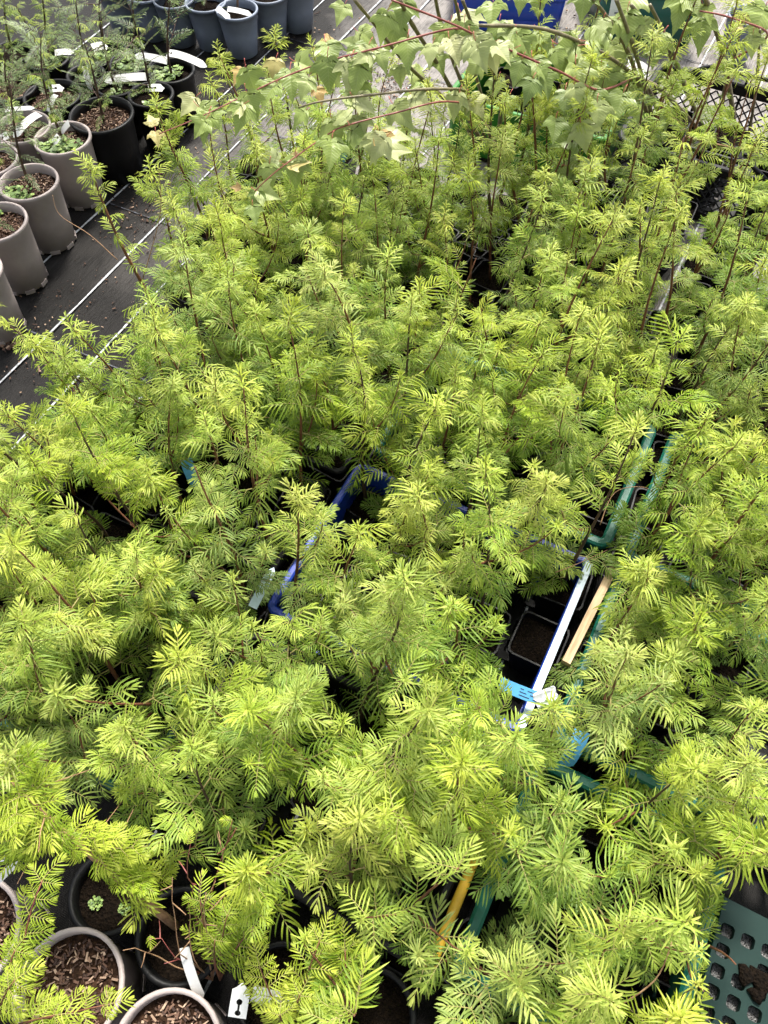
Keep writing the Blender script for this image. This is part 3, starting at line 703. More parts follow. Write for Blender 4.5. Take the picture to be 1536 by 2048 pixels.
def block(key, ph, u0, u1, v0, v1, nc, nr, z0, bushy, hlo, hhi):
    rg = random.Random(hash_(key)); mg = .050
    for r_ in range(nr):
        for c in range(nc):
            u = u0 + mg + (u1 - u0 - 2 * mg) * (r_ / (nr - 1) if nr > 1 else .5); v = v0 + mg + (v1 - v0 - 2 * mg) * (c / (nc - 1) if nc > 1 else .5)
            jit = Vector((rg.uniform(-.012, .012), rg.uniform(-.012, .012), 0)); H_ = rg.uniform(hlo, hhi) - z0
            hue, sat, age = rg.uniform(.25, .8), rg.uniform(.55, .95), rg.uniform(.44, .68)
            if rg.random() < .08: sat, age = .35, .5         # a greyer one
            seed = rg.random()
            pos = UV(u, v, z0) + jit
            if (key, c, r_) == ('blue', 4, 0): continue
            if (key, c, r_) in SKIP:
                t = thing('square_pot', f'empty black square pot {ORD[c]} from left, {ROWN[nr][r_]} row of {ph}', 'pot', pos, YAW, 'pots of bare soil'); add('pot', SQ, t); add('soil', SQ_SOIL[0], t, (0, 0, POT_H - .018)); continue
            px, py = proj(pos + Vector((0, 0, H_ * .8)))
            if not (-140 < px < 1680 and -200 < py < 2330): continue
            lab = f'{ADJ(H_ + z0)} lime seedling {ORD[c]} from left, {ROWN[nr][r_]} row of {ph}'
            seedling(pos, H_, lab, GS, random.Random(seed), Vector((rg.uniform(-.08, .08), rg.uniform(-.08, .08), 0)), bushy * rg.uniform(.7, 1.15), hue, sat, age, side=(rg.choice((2, 3, 3)) if u < .5 else rg.choice((2, 2, 3))) if bushy > .9 else rg.choice((0, 1)))
for key, nm, lab, ph, u0, u1, v0, v1, h, body, rim, sl_, nc, nr in BL:
    far = u0 > .9
    block(key, ph, u0, u1, v0, v1, nc, nr, .016, 1.05 if not far else .95, .47, .68 if not far else .72)
for key, ph, u0, u1, v0, v1, nc, nr, h0, h1 in GROUND_BLOCKS:
    block(key, ph, u0, u1, v0, v1, nc, nr, .006, .65, h0, h1)
print('shoots', N_SHOOT[0])

# a few tall single seedlings that stand out in the photograph: base pixel, tip pixel, pot top height
def tall(base_px, tip_px, label, zb=.006, bushy=.6, age=.6, pot=True, seed=1, sat=.8, first=.3, thick=1.25):
    b_ = at(*base_px, zb + .1); b_.z = zb
    best = min((abs(proj((b_.x, b_.y, z / 100))[1] - tip_px[1]), z / 100) for z in range(20, 130))[1]
    tip = at(*tip_px, best)
    return seedling(b_, best - zb, label, None, random.Random(seed), Vector((tip.x - b_.x, tip.y - b_.y, 0)), bushy, .55, sat, age, pot, first, thick)
tall((380, 735), (195, 335), 'tall sparse seedling leaning towards the taupe pots, tuft on top', seed=3, bushy=.5, first=.28)
tall((985, 510), (985, 105), 'tallest red-stemmed seedling in front of the bright green crate', seed=5, first=.2, age=.7)
tall((1078, 500), (1050, 140), 'tall red-stemmed seedling just right of the tallest one', seed=6, first=.25, age=.7)
tall((905, 520), (905, 330), 'short-topped seedling left of the tallest red-stemmed one', seed=7, first=.2)
tall((1105, 470), (1108, 215), 'thin bare-stemmed seedling below the maple leaves', seed=8, first=.6)
tall((1420, 330), (1490, 30), 'lone tall seedling in front of the black lattice crate', seed=9, first=.35, age=.65)
tall((1300, 330), (1335, 110), 'thin seedling rising past the maple stems', seed=12, first=.4, age=.65)
tall((945, 500), (935, 185), 'tall seedling left of the two tallest, under the hanging maple twig', seed=31, first=.25, age=.66)
tall((1040, 490), (1020, 205), 'tall seedling squeezed between the two tallest red-stemmed ones', seed=32, first=.25, age=.66)
tall((1215, 440), (1230, 240), 'seedling with a broad pale top below the crumpled paper tag', seed=33, first=.2, age=.72)
tall((1350, 430), (1370, 235), 'pale-topped seedling before the lattice crate left of the lone tall one', seed=34, first=.2, age=.72)
tall((1262, 700), (1275, 420), 'red-stemmed seedling left of the white line at right', seed=10, first=.25)
tall((1430, 735), (1530, 520), 'thick red stem seedling leaning out at the right edge', seed=11, first=.2)
tall((215, 830), (-10, 600), 'sparse bare twig seedling leaning over the white line, left edge', seed=13, bushy=.2, first=.5, age=.7, thick=.9)
tall((520, 380), (440, 110), 'slender seedling behind the red maple twig, far left', seed=14, first=.3)
tall((600, 360), (545, 80), 'slender pair-topped seedling beneath the red maple twig', seed=15, first=.3)
tall((680, 380), (625, 95), 'slender seedling among the hanging maple leaves', seed=16, first=.35)
tall((430, 470), (345, 280), 'small loose seedling at the aisle edge below the maple tip', seed=17, first=.25)
for i, (px, py, lab) in enumerate(((45, 835, 'seedling at the left edge just below the white line'), (120, 720, 'seedling leaning out over the white line at left'), (20, 960, 'seedling at the left edge beside the tray with the empty corner'))):
    p = at(px, py, .45); p.z = .006
    seedling(p, .47 + .03 * i, lab, 'seedlings at the left edge', random.Random(110 + i), Vector((-.02, 0, 0)), .9, .5, .8, .55, side=2)
for i, (u, v, H_, lab) in enumerate(((1.30, -1.32, .50, 'seedling beside the white line, nearest of four along the aisle edge'), (1.50, -1.38, .56, 'seedling along the aisle edge, second of four from the near end'),
        (1.70, -1.40, .50, 'seedling along the aisle edge, third of four from the near end'), (1.88, -1.45, .46, 'farthest of the four seedlings along the aisle edge'))):
    seedling(UV(u, v, .006), H_, lab, 'seedlings along the aisle edge', random.Random(90 + i), Vector((-.03, 0, 0)), .7, .55, .8, .55, side=1)
for i, (u, v, H_, lab) in enumerate(((-.10, .13, .60, 'broad lime seedling at the bottom edge right of the yellow cane'), (-.10, .30, .56, 'broad lime seedling, second from yellow cane along the bottom edge'),
        (-.13, .44, .50, 'low seedling overhanging the perforated crate at bottom right'), (-.07, -.02, .52, 'low seedling left of the yellow cane at the bottom edge'))):
    seedling(UV(u, v, .006), H_, lab, 'loose seedlings along the bottom edge', random.Random(70 + i), Vector((0, 0, 0)), 1.1, .6, .85, .62, side=2)

# ------------------------------------------------------------------ round pots
def round_pot_mesh(D, h, mat, kind):
    r_ = D / 2; mb = MB(); tp = .80 if kind != 'grey' else .74
    lip = .006 if kind == 'black' else .004
    prof = [(r_ * tp * .9, 0), (r_ * tp, .004), (r_ * (tp + (1 - tp) * .5), h * .5), (r_ * .965, h - .022 if kind != 'grey' else h - .035)]
    if kind == 'grey': prof += [(r_ * .995, h - .033), (r_ * .995, h - .008)]
    prof += [(r_ + lip, h - .010), (r_ + lip, h - .002), (r_ + lip * .3, h), (r_ - .004, h - .001), (r_ - .006, h - .02), (r_ * .93, h - .05)]
    mb.lathe(prof, 36); return mb.mesh('round_pot', [mat], True)
def feet_mesh(D):
    mb = MB(); r_ = D / 2 * .80
    for q in range(8):
        a = 2 * math.pi * q / 8; m_ = Matrix.Rotation(a, 4, 'Z'); mb.box((r_ * .985, 0, .006), (.006, r_ * .42, .013), 0, m_)
    return mb.mesh('foot_ring', [M['tan']])
def chips_mesh(r_, n, seed, long=1.0):
    mb = MB(); rg = random.Random(seed)
    for i in range(n):
        a = rg.uniform(0, 6.28); d = r_ * math.sqrt(rg.random()); L_, w_ = rg.uniform(.003, .015) * long, rg.uniform(.0012, .0040)
        m_ = Matrix.Translation((d * math.cos(a), d * math.sin(a), rg.uniform(.001, .008))) @ Matrix.Rotation(rg.uniform(0, 6.28), 4, 'Z') @ Matrix.Rotation(rg.uniform(-.5, .5), 4, 'Y')
        mb.box((0, 0, 0), (L_, w_, .0018), 0, m_); mb.col((.5, rg.random() ** 1.5, 0))
    return mb.mesh('bark_chips', [M['chips']])
CH = [chips_mesh(.074, 420, i) for i in range(3)]; CH_BIG = chips_mesh(.085, 520, 9)
def weed_mesh(seed, n, spread, size):
    mb = MB(); rg = random.Random(seed); mb.c = []
    for i in range(n):
        a = rg.uniform(0, 6.28); d = spread * math.sqrt(rg.random()); h = rg.uniform(.008, .03); c = Vector((d * math.cos(a), d * math.sin(a), h)); s_ = size * rg.uniform(.6, 1.2)
        m_ = Matrix.Translation(c) @ Matrix.Rotation(a + rg.uniform(-1, 1), 4, 'Z') @ Matrix.Rotation(rg.uniform(-.5, .35), 4, 'Y'); k = len(mb.v); tone = rg.random()
        mb.v.append(m_ @ Vector((0, 0, -.12 * s_)))
        for q in range(8):
            b_ = 2 * math.pi * q / 8; e = 1 + .08 * math.cos(4 * b_); mb.v.append(m_ @ Vector((s_ * e * math.cos(b_), s_ * .82 * e * math.sin(b_), .06 * s_ * math.cos(2 * b_))))
        for q in range(8): mb.face((k, k + 1 + q, k + 1 + (q + 1) % 8))
        mb.col((.5, tone, 0))
        mb.tube([c - Vector((0, 0, .002)), Vector((c.x * .4, c.y * .4, 0))], .0006, 3, 0, cap=False); mb.col((.5, .3, 0))
    return mb.mesh('weed_clump', [M['weed']], True)
WD = [weed_mesh(i, 46, .042, .009) for i in range(3)]
POTM = {}
def round_pot(name, label, px, py, D, h, kind, group, weeds=None, fill='mulch', cat='pot'):
    c = at(px, py, h); c.z = .005; t = thing(name, label, cat, c, rnd.uniform(0, 6), group)
    key = (D, h, kind)
    if key not in POTM: POTM[key] = round_pot_mesh(D, h, M[kind], kind)
    add('pot', POTM[key], t)
    if kind == 'tan':
        if ('f', D) not in POTM: POTM[('f', D)] = feet_mesh(D)
        add('foot_ring', POTM[('f', D)], t)
    zs = h - .032; k2 = ('s', D, fill)
    if k2 not in POTM: POTM[k2] = disc_mesh(D / 2 * .945, M[fill], 28, False, 4, .005)
    add('soil', POTM[k2], t, (0, 0, zs))
    if fill == 'mulch':
        ch = add('bark_chips', CH_BIG if D > .19 else rnd.choice(CH), t, (0, 0, zs), (0, 0, rnd.uniform(0, 6)), (D / .178 if D < .19 else 1.0,) * 2 + (1,)); ch['kind'] = 'stuff'
    if weeds:
        for wx, wy, ws in weeds: add('weed_clump', rnd.choice(WD), t, (wx, wy, zs), (0, 0, rnd.uniform(0, 6)), ws)
    return t, c + Vector((0, 0, zs))
def yew(t, base, tip_px, seed, H_, dense=1.0, lime=.25, first=.12, key='yew'):
    """thin dark conifer growing in pot t (its stem and shoots are parts of that potted plant)"""
    rg = random.Random(seed); tip = at(*tip_px, base.z + H_); inv = Matrix.Rotation(-t.rotation_euler.z, 3, 'Z'); z0 = base.z - t.location.z
    lean = inv @ Vector((tip.x - base.x, tip.y - base.y, 0)); pts = stem_path(0, H_, lean, rg); pts = [p + Vector((0, 0, z0 - .01)) for p in pts]
    mb = MB(); mb.tube(pts, [.0052 * (1 - .75 * i / 8) for i in range(9)], 6); add('stem', mb.mesh('stem', [M['bark_dark']], True), t)
    z = first; k = 0
    while z < 1:
        p = on_path(pts, z)
        for s in (0, 1):
            if rg.random() > .8 * dense: continue
            kk = 'yewbranch' if rg.random() < .35 and z < .8 else 'yew'; sc = rg.uniform(.65, 1.1)
            limey = rg.random() < lime * (.3 + z)
            if limey: kk, sc = ('mid' if rg.random() < .5 else 'short'), sc * .8
            shoot(kk, t, rg, p, k * 1.9 + s * math.pi + rg.uniform(-.4, .4), R(rg.uniform(5, 50)), R(rg.uniform(-25, 25)), sc, rg.uniform(.35, .75) if limey else rg.uniform(.05, .6), .5, rg.uniform(.4, .8), p, check=False)
        k += 1; z += (.030 / H_) * rg.uniform(.8, 1.3)
    return pts
GT, GB, GG = 'taupe pots along the aisle', 'black round pots in the far corner', 'slate grey pots along the top edge'
TAN_H, TAN_D = .225, .178
pots = []
def tan(px, py, lab, weeds, tip, H_=.5, seed=1, **k):
    t, b_ = round_pot('potted_conifer', lab, px, py, TAN_D, TAN_H, 'tan', GT, weeds, 'mulch', 'potted plant'); yew(t, b_, tip, seed, H_, **k); return t
tan(125, 277, 'taupe pot with a round-leaved weed clump, beside the large black pot', [(.02, -.03, 1.1), (.045, .0, .9), (0, -.05, .9)], (85, 60), .42, 21)
tan(57, 365, 'taupe pot with weeds behind its stem, second from the large black pot', [(.03, .04, .9), (.055, .01, .7)], (10, 150), .42, 22, dense=.8)
tan(-8, 445, 'taupe pot with weeds at its right rim, third along the aisle', [(.05, .05, .8), (.045, -.04, .7)], (-90, 240), .4, 23)
tan(45, 255, 'taupe pot with a long white label across it, behind the weedy one', None, (5, 90), .36, 24)
tan(-22, 320, 'taupe pot cut by the left edge, behind the aisle row', [(.04, .02, .7)], (-60, 130), .36, 25)
tan(-62, 545, 'taupe pot mostly outside the left edge, nearest in the aisle row', None, (-160, 400), .3, 26)
def blk(px, py, D, lab, weeds, tip, H_=.4, seed=1, h=.19, fill='mulch', **k):
    t, b_ = round_pot('potted_conifer', lab, px, py, D, h, 'black', GB, weeds, fill, 'potted plant')
    if tip: yew(t, b_, tip, seed, H_, **k)
    return t
blk(203, 230, .205, 'large black pot of reddish bark mulch beside the taupe pots', None, (160, 70), .36, 31, .22)
blk(302, 190, .150, 'black pot with one white keyhole label and a weed, by the white line', [(-.02, .01, .55)], (250, 0), .42, 32, .19, 'soil')
blk(343, 142, .158, 'black pot full of weeds with a long white label over its rim', [(-.03, 0, 1.0), (.02, .015, .8)], (335, -20), .36, 33, .19, 'soil', dense=.6)
blk(232, 172, .135, 'black pot with long white label lying across, left of the keyhole one', [(-.02, .0, .6)], (205, 20), .32, 34, .18, 'soil')
blk(105, 192, .19, 'wide black pot of mulch with a small white tag standing in it', None, (20, 0), .45, 35, .2, dense=.9, lime=.9)
blk(22, 175, .17, 'wide black pot of mulch at the left edge of the corner group', None, (-30, 20), .4, 36, .2, lime=1.1)
blk(172, 150, .13, 'small black pot behind the wide mulch pot', [(0, 0, .6)], (150, -20), .4, 37, .18, 'soil', lime=.9)
blk(213, 107, .15, 'black pot with white tag in weeds near the slate grey pots', [(0, .01, .8)], (200, -30), .34, 38, .18, 'soil')
blk(262, 125, .15, 'black pot crowded with weeds behind the long white label', [(.0, 0, 1.1), (-.03, .01, .8)], (255, -50), .34, 39, .18, 'soil', dense=.6)
blk(95, 118, .15, 'black pot in the shade, far back row at left', [(0, 0, .8)], (60, -60), .42, 40, .18, 'soil', lime=1.5)
blk(25, 105, .15, 'black pot in far left corner under yellow-green shoots', None, (10, -70), .42, 41, .18, 'soil', lime=1.6)
def gry(px, py, lab, seed, tip=None):
    t, b_ = round_pot('potted_conifer', lab, px, py, .158, .17, 'grey', GG, None, 'soil', 'potted plant')
    if tip: yew(t, b_, tip, seed, .3, dense=.7)
    return t
gry(474, 20, 'slate grey pot with two crossed white labels on its rim', 51, (470, -190))
gry(411, 5, 'slate grey pot left of the one with crossed labels', 52, (405, -190))
gry(347, -2, 'slate grey pot third from the crossed labels, behind dark shoots', 53, (350, -160))
gry(290, -14, 'slate grey pot fourth from the crossed labels, at the top edge', 54, (280, -160))
gry(535, -12, 'slate grey pot right of the crossed labels, cut by the top edge', 55)
gry(590, -30, 'slate grey pot farthest right in the top edge row', 56)
gry(232, -25, 'slate grey pot farthest left in the top edge row', 57, (215, -150))
t_, b_ = round_pot('potted_maple', 'single grey pot at the top right corner behind the lattice crate', 1497, 32, .15, .17, 'grey', None, None, 'mulch', 'potted plant')

# lower-left round pots
GL = 'round pots in the lower left corner'
def low(px, py, D, h, kind, lab, fill='soil', weeds=None): return round_pot('round_pot', lab, px, py, D, h, kind, GL, weeds, fill, 'pot')
low(138, 1978, .178, .215, 'tan', 'taupe pot of coarse bark chips in the lower left corner', 'mulch')
low(-66, 1868, .178, .215, 'tan', 'taupe pot cut by the left edge above the bark chip pot', 'mulch')
low(332, 2108, .178, .215, 'tan', 'taupe pot at the bottom edge right of the bark chip pot', 'mulch')
low(218, 1785, .135, .19, 'black', 'round black pot of mossy soil behind the bark chip pot', 'soil', [(.03, .01, .3), (-.02, .03, .25)])
low(362, 1872, .150, .19, 'black', 'round black pot with a white label strip, right of the mossy one', 'soil')
low(742, 2035, .145, .17, 'black', 'round black pot with white grit at the bottom edge centre', 'soil')
low(560, 1985, .15, .15, 'black', 'black pot holding the keyhole white label near the bottom edge', 'soil')

# the leaning seedling with a thick brown trunk out of the lower-left black pot, and loose shoots round it
def leaning():
    a, b_, c = at(352, 1852, .17), at(195, 1722, .40), at(20, 1560, .50)
    t = thing('leaning_conifer', 'leaning seedling with thick brown trunk reaching over the lower left pots', 'seedling', a); rg = random.Random(4)
    pts = []
    for i in range(10):
        q = i / 9; p = a * ((1 - q) ** 2) + (b_ * 2 - (a + c) / 2) * (2 * q * (1 - q)) + c * (q * q); pts.append(p - a)
    mb = MB(); mb.tube(pts, [.0085 * (1 - .75 * i / 9) for i in range(10)], 8); add('trunk', mb.mesh('trunk', [M['dry']], True), t)
    for i in range(78):
        q = .22 + .78 * rg.random(); p = on_path(pts, q)
        key = rg.choice(('mid', 'mid', 'long', 'short', 'branch'))
        shoot(key, t, rg, p, rg.uniform(0, 6.28), R(rg.uniform(0, 45)), R(rg.uniform(-30, 30)), rg.uniform(.6, .95), rg.uniform(.5, .95), .6, .95, a)
    for i in range(9):
        q = .35 + .6 * rg.random(); p = on_path(pts, q); d = Vector((rg.uniform(-1, 1), rg.uniform(-1, 1), rg.uniform(-.4, .6))).normalized()
        mb = MB(); mb.tube([p, p + d * .05 + Vector((0, 0, -.01)), p + d * .10 + Vector((0, 0, -.035))], [.0014, .001, .0006], 4); add('dry_twig', mb.mesh('dry_twig', [M['dry']]), t)
leaning()
def twiggy():
    a = at(425, 1960, .15); rg = random.Random(8)
    t = thing('bare_twiggy_plant', 'nearly bare reddish twig plant behind the white label strip', 'plant', a)
    for i, (px, py, z) in enumerate(((375, 1690, .52), (440, 1660, .5), (400, 1745, .45), (465, 1640, .5), (340, 1760, .4), (380, 1800, .36), (300, 1870, .32), (250, 1895, .3), (425, 1770, .4))):
        e = at(px, py, z) - a; mid = e * .5 + Vector((rg.uniform(-.03, .03), rg.uniform(-.03, .03), 0))
        pts = [Vector((0, 0, 0)).lerp(mid, q / 3) for q in range(3)] + [mid.lerp(e, q / 4) + Vector((rg.uniform(-.006, .006),) * 3) for q in range(5)]
        mb = MB(); mb.tube(pts, [.0016 - .0011 * q / 7 for q in range(8)], 5)
        for q in range(2):
            p = on_path(pts, rg.uniform(.5, 1)); d = Vector((rg.uniform(-1, 1), rg.uniform(-1, 1), rg.uniform(-.6, .8))) * .03; mb.tube([p, p + d * .6, p + d + Vector((0, 0, .006))], [.0012, .0009, .0006], 4)
        add('twig', mb.mesh('twig', [M['bark_red'] if i % 3 == 0 else M['dry']], True), t)
        if i % 3 == 0: shoot('short', t, rg, e, rg.uniform(0, 6), .4, 0, .45, .75, .6, 1, a, check=False)
twiggy()
def spray_plant(label, base_px, zb, tips, seed, age):
    a = at(*base_px, zb); t = thing('loose_conifer_shoot', label, 'seedling', a, 0, 'loose long shoots in the lower left corner'); rg = random.Random(seed)
    for px, py, z in tips:
        e = at(px, py, z) - a; mid = e * .55 + Vector((0, 0, .05)); pts = [Vector((0, 0, 0)) * ((1 - q) ** 2) + mid * (2 * q * (1 - q)) + e * (q * q) for q in [i / 8 for i in range(9)]]
        mb = MB(); mb.tube(pts, [.0022 - .0014 * i / 8 for i in range(9)], 5); add('stem', mb.mesh('stem', [M['bark_red'] if seed % 2 else M['bark']], True), t)
        az = math.atan2(e.y, e.x)
        for i in range(5):
            q = .38 + .15 * i; p = on_path(pts, q)
            for s in (-1, 1):
                shoot('mid' if i < 3 else 'short', t, rg, p, az + s * R(rg.uniform(45, 75)), R(rg.uniform(0, 25)), R(rg.uniform(-15, 15)), rg.uniform(.55, .75), age + rg.uniform(-.1, .15), .6, .95, a, check=False)
        shoot('mid', t, rg, pts[-1], az, .15, 0, .7, age + .15, .6, .95, a, check=False)
spray_plant('feathery shoot arching up the left edge beside the bark chip pot', (40, 1990), .25, [(85, 1760, .48), (30, 1900, .40)], 3, .6)
spray_plant('bright feathery shoot across the bottom left corner, in front of the bark chips', (0, 2060), .2, [(210, 2010, .36), (110, 2030, .42), (30, 1960, .42)], 4, .72)
spray_plant('yellow-green short-needled shoot at the bottom edge behind the keyhole label', (580, 2060), .15, [(520, 1935, .34), (640, 1880, .36), (600, 1990, .32), (560, 2030, .30)], 6, .85)
spray_plant('fresh green sprays rising behind the white strip label', (440, 1960), .15, [(400, 1800, .36), (455, 1830, .37), (430, 1880, .32), (500, 1860, .34)], 8, .6)
spray_plant('thin trailing shoot over the grit pot at the bottom edge', (700, 2060), .17, [(690, 1900, .33), (685, 1960, .3)], 7, .78)

# ------------------------------------------------------------------ maples behind: olive stems, red twigs, lobed leaves
def maple_leaf_mesh(seed, curl, fold):
    """unit-length lobed leaf along +x, stalk at the origin running back along -x"""
    rg = random.Random(seed)
    half = [(.0, .0), (-.06, .10), (-.05, .22), (.03, .33), (.13, .40), (.22, .455), (.36, .545), (.48, .575), (.42, .41), (.44, .31), (.53, .265), (.62, .215), (.70, .165), (.79, .105), (.88, .055), (1.0, .0)]
    half = [(x + rg.uniform(-.012, .012) if 0 < i < 15 else x, y * rg.uniform(.93, 1.07)) for i, (x, y) in enumerate(half)]
    fine = []
    for i in range(len(half) - 1):
        (x0, y0), (x1, y1) = half[i], half[i + 1]; fine.append((x0, y0))
        dx, dy = x1 - x0, y1 - y0; l = math.hypot(dx, dy)
        if 0 < i < 14: fine.append((x0 + dx * .62 - dy / l * -.012 * (1 if dx > 0 else 0), y0 + dy * .62 + dx / l * .012))      # small teeth
    fine.append(half[-1]); mb = MB(); mb.c = []
    def P(x, y):
        z = fold * abs(y) - curl * x * x - .35 * curl * y * y * 4 + .018 * math.sin(x * 17 + seed) * abs(y) * 3
        return Vector((x, y, z))
    n = len(fine)
    for s in (1, -1):
        k = len(mb.v)
        for x, y in fine:
            xm = max(0, min(1, x - .45 * y * (1 if x > .2 else .3)))
            for f in (0, .35, .7, 1): mb.v.append(P(xm + (x - xm) * f, s * y * f)); mb.col((f, rg.random(), 0))
        for i in range(n - 1):
            for f in range(3):
                a, b_ = k + i * 4 + f, k + (i + 1) * 4 + f; q = (a, b_, b_ + 1, a + 1)
                mb.face(q if s < 0 else q[::-1], 0)
    mb.tube([(0, 0, 0), (-.10, 0, .01), (-.2, .02, .03), (-.28, .05, .06)], [.010, .011, .012, .015], 5, 1); mb.col((.5, .5, 0))
    return mb.mesh('maple_leaf', [M['maple'], M['petiole']], True)
LEAF = [maple_leaf_mesh(i, c, f) for i, (c, f) in enumerate(((.28, .30), (.45, .2), (.2, .42), (.35, .5), (.15, .3), (.55, .35)))]
GM = 'maple saplings behind the seedlings'
RIGHT, UPC, FWD = Vector((1, 0, 0)), Vector((0, SP, CP)), Vector((0, CP, -SP))
MAPLES = []
def smooth_path(P0, n=6):
    out = []
    for i in range(len(P0) - 1):
        p0, p1, p2, p3 = P0[max(i - 1, 0)], P0[i], P0[i + 1], P0[min(i + 2, len(P0) - 1)]
        for j in range(n):
            t = j / n; out.append(.5 * ((2 * p1) + (p2 - p0) * t + (2 * p0 - 5 * p1 + 4 * p2 - p3) * t * t + (3 * p1 - p0 - 3 * p2 + p3) * t ** 3))
    out.append(P0[-1].copy()); return out
def maple(label, base_px, zb, stems):
    """stems: list of (material, r0, r1, [(px, py, z), ...]) from root to tip"""
    b_ = at(*base_px, zb); b_.z = zb; t = thing('maple_sapling', label, 'sapling', b_, 0, GM); rec = [t, b_, []]; rg = random.Random(len(MAPLES) + 2)
    for j, (mat, r0, r1, pts) in enumerate(stems):
        P0 = smooth_path([at(*p) - b_ for p in pts]); n = len(P0)
        rad = [r0 + (r1 - r0) * i / (n - 1) for i in range(n)]
        for i in range(3, n, 5): rad[i] *= 1.18          # bud nodes
        mb = MB(); mb.tube(P0, rad, 8); add('trunk' if mat == 'bark_olive' else 'branch', mb.mesh('branch', [M[mat]], True), t)
        rec[2] += [p + b_ for p in P0]
    MAPLES.append(rec); return t
OL, RD = 'bark_olive', 'bark_red'
maple('maple sapling whose long red twig arches left over the seedlings', (1395, 250), .12, [
    (OL, .0062, .0038, [(1400, 262, .12), (1327, 184, .42), (1272, 152, .52), (1209, 109, .62), (1092, 59, .74), (959, 51, .80)]),
    (RD, .0030, .0020, [(1272, 152, .52), (1200, 180, .61), (1123, 145, .70), (1053, 115, .76), (955, 72, .82), (900, 46, .86), (783, 0, .92)]),
    (RD, .0024, .0011, [(925, 57, .84), (880, 62, .82), (763, 94, .80), (689, 113, .78), (634, 129, .76), (564, 156, .74), (498, 187, .72), (400, 234, .70), (318, 268, .68)])])
maple('maple sapling with drooping red twigs above the rear seedlings', (960, 330), .12, [
    (RD, .0026, .0011, [(1010, 330, .14), (960, 230, .50), (894, 203, .66), (790, 226, .68), (697, 250, .68), (654, 270, .66), (556, 340, .62), (509, 383, .58)]),
    (OL, .0042, .0018, [(1000, 325, .14), (945, 200, .54), (884, 178, .68), (732, 191, .72), (642, 203, .72), (597, 215, .71)])])
maple('maple sapling of crossing olive stems beside the back blue crate', (930, 250), .10, [
    (OL, .0060, .0040, [(960, 300, .10), (905, 215, .34), (822, 137, .55), (790, 101, .64), (751, 51, .74), (709, 0, .84)]),
    (OL, .0068, .0050, [(968, 290, .10), (915, 200, .36), (876, 130, .52), (826, 51, .70), (800, 0, .80)]),
    (OL, .0062, .0045, [(972, 280, .10), (930, 180, .36), (905, 120, .5), (880, 40, .66), (868, -20, .76)]),
    (OL, .0055, .0040, [(985, 285, .10), (960, 180, .40), (930, 90, .58), (915, 20, .70), (905, -20, .76)]),
    (OL, .0060, .0042, [(995, 285, .10), (1000, 190, .40), (960, 90, .6), (925, 0, .74)])])
maple('maple sapling of straight olive stems before the dark green crate', (1310, 280), .12, [
    (OL, .0068, .0045, [(1312, 300, .12), (1287, 203, .38), (1260, 113, .58), (1225, 51, .70), (1185, -5, .80)]),
    (OL, .0065, .0045, [(1318, 300, .12), (1300, 215, .36), (1272, 110, .60), (1233, 0, .80)]),
    (OL, .0070, .0045, [(1412, 270, .12), (1375, 185, .36), (1350, 125, .50), (1310, 70, .62), (1262, 10, .74)]),
    (OL, .0060, .0045, [(1408, 268, .12), (1350, 115, .52), (1300, 10, .74)]),
    (OL, .0050, .0035, [(1325, 300, .12), (1310, 205, .38), (1278, 150, .50)])])
maple('maple sapling with a thick olive stem inside the black lattice crate', (1455, 250), .10, [
    (OL, .0080, .0055, [(1470, 262, .10), (1459, 176, .34), (1444, 101, .52), (1425, 40, .66), (1412, 0, .74), (1400, -40, .80)]),
    (OL, .0055, .0040, [(1440, 270, .10), (1446, 190, .30), (1470, 110, .50), (1480, 60, .60)]),
    (OL, .0050, .0035, [(1492, 300, .10), (1512, 180, .38), (1520, 60, .66)]),
    (RD, .0034, .0018, [(1465, 120, .50), (1536, 70, .62), (1460, 35, .70), (1400, 22, .74)])])
maple('low maple twig with red stalks hanging among the rear right seedlings', (1165, 470), .10, [
    (OL, .0045, .0030, [(1160, 470, .10), (1158, 330, .42), (1160, 250, .56), (1150, 215, .62)]),
    (RD, .0030, .0015, [(1158, 390, .30), (1160, 340, .44), (1185, 345, .50)])])
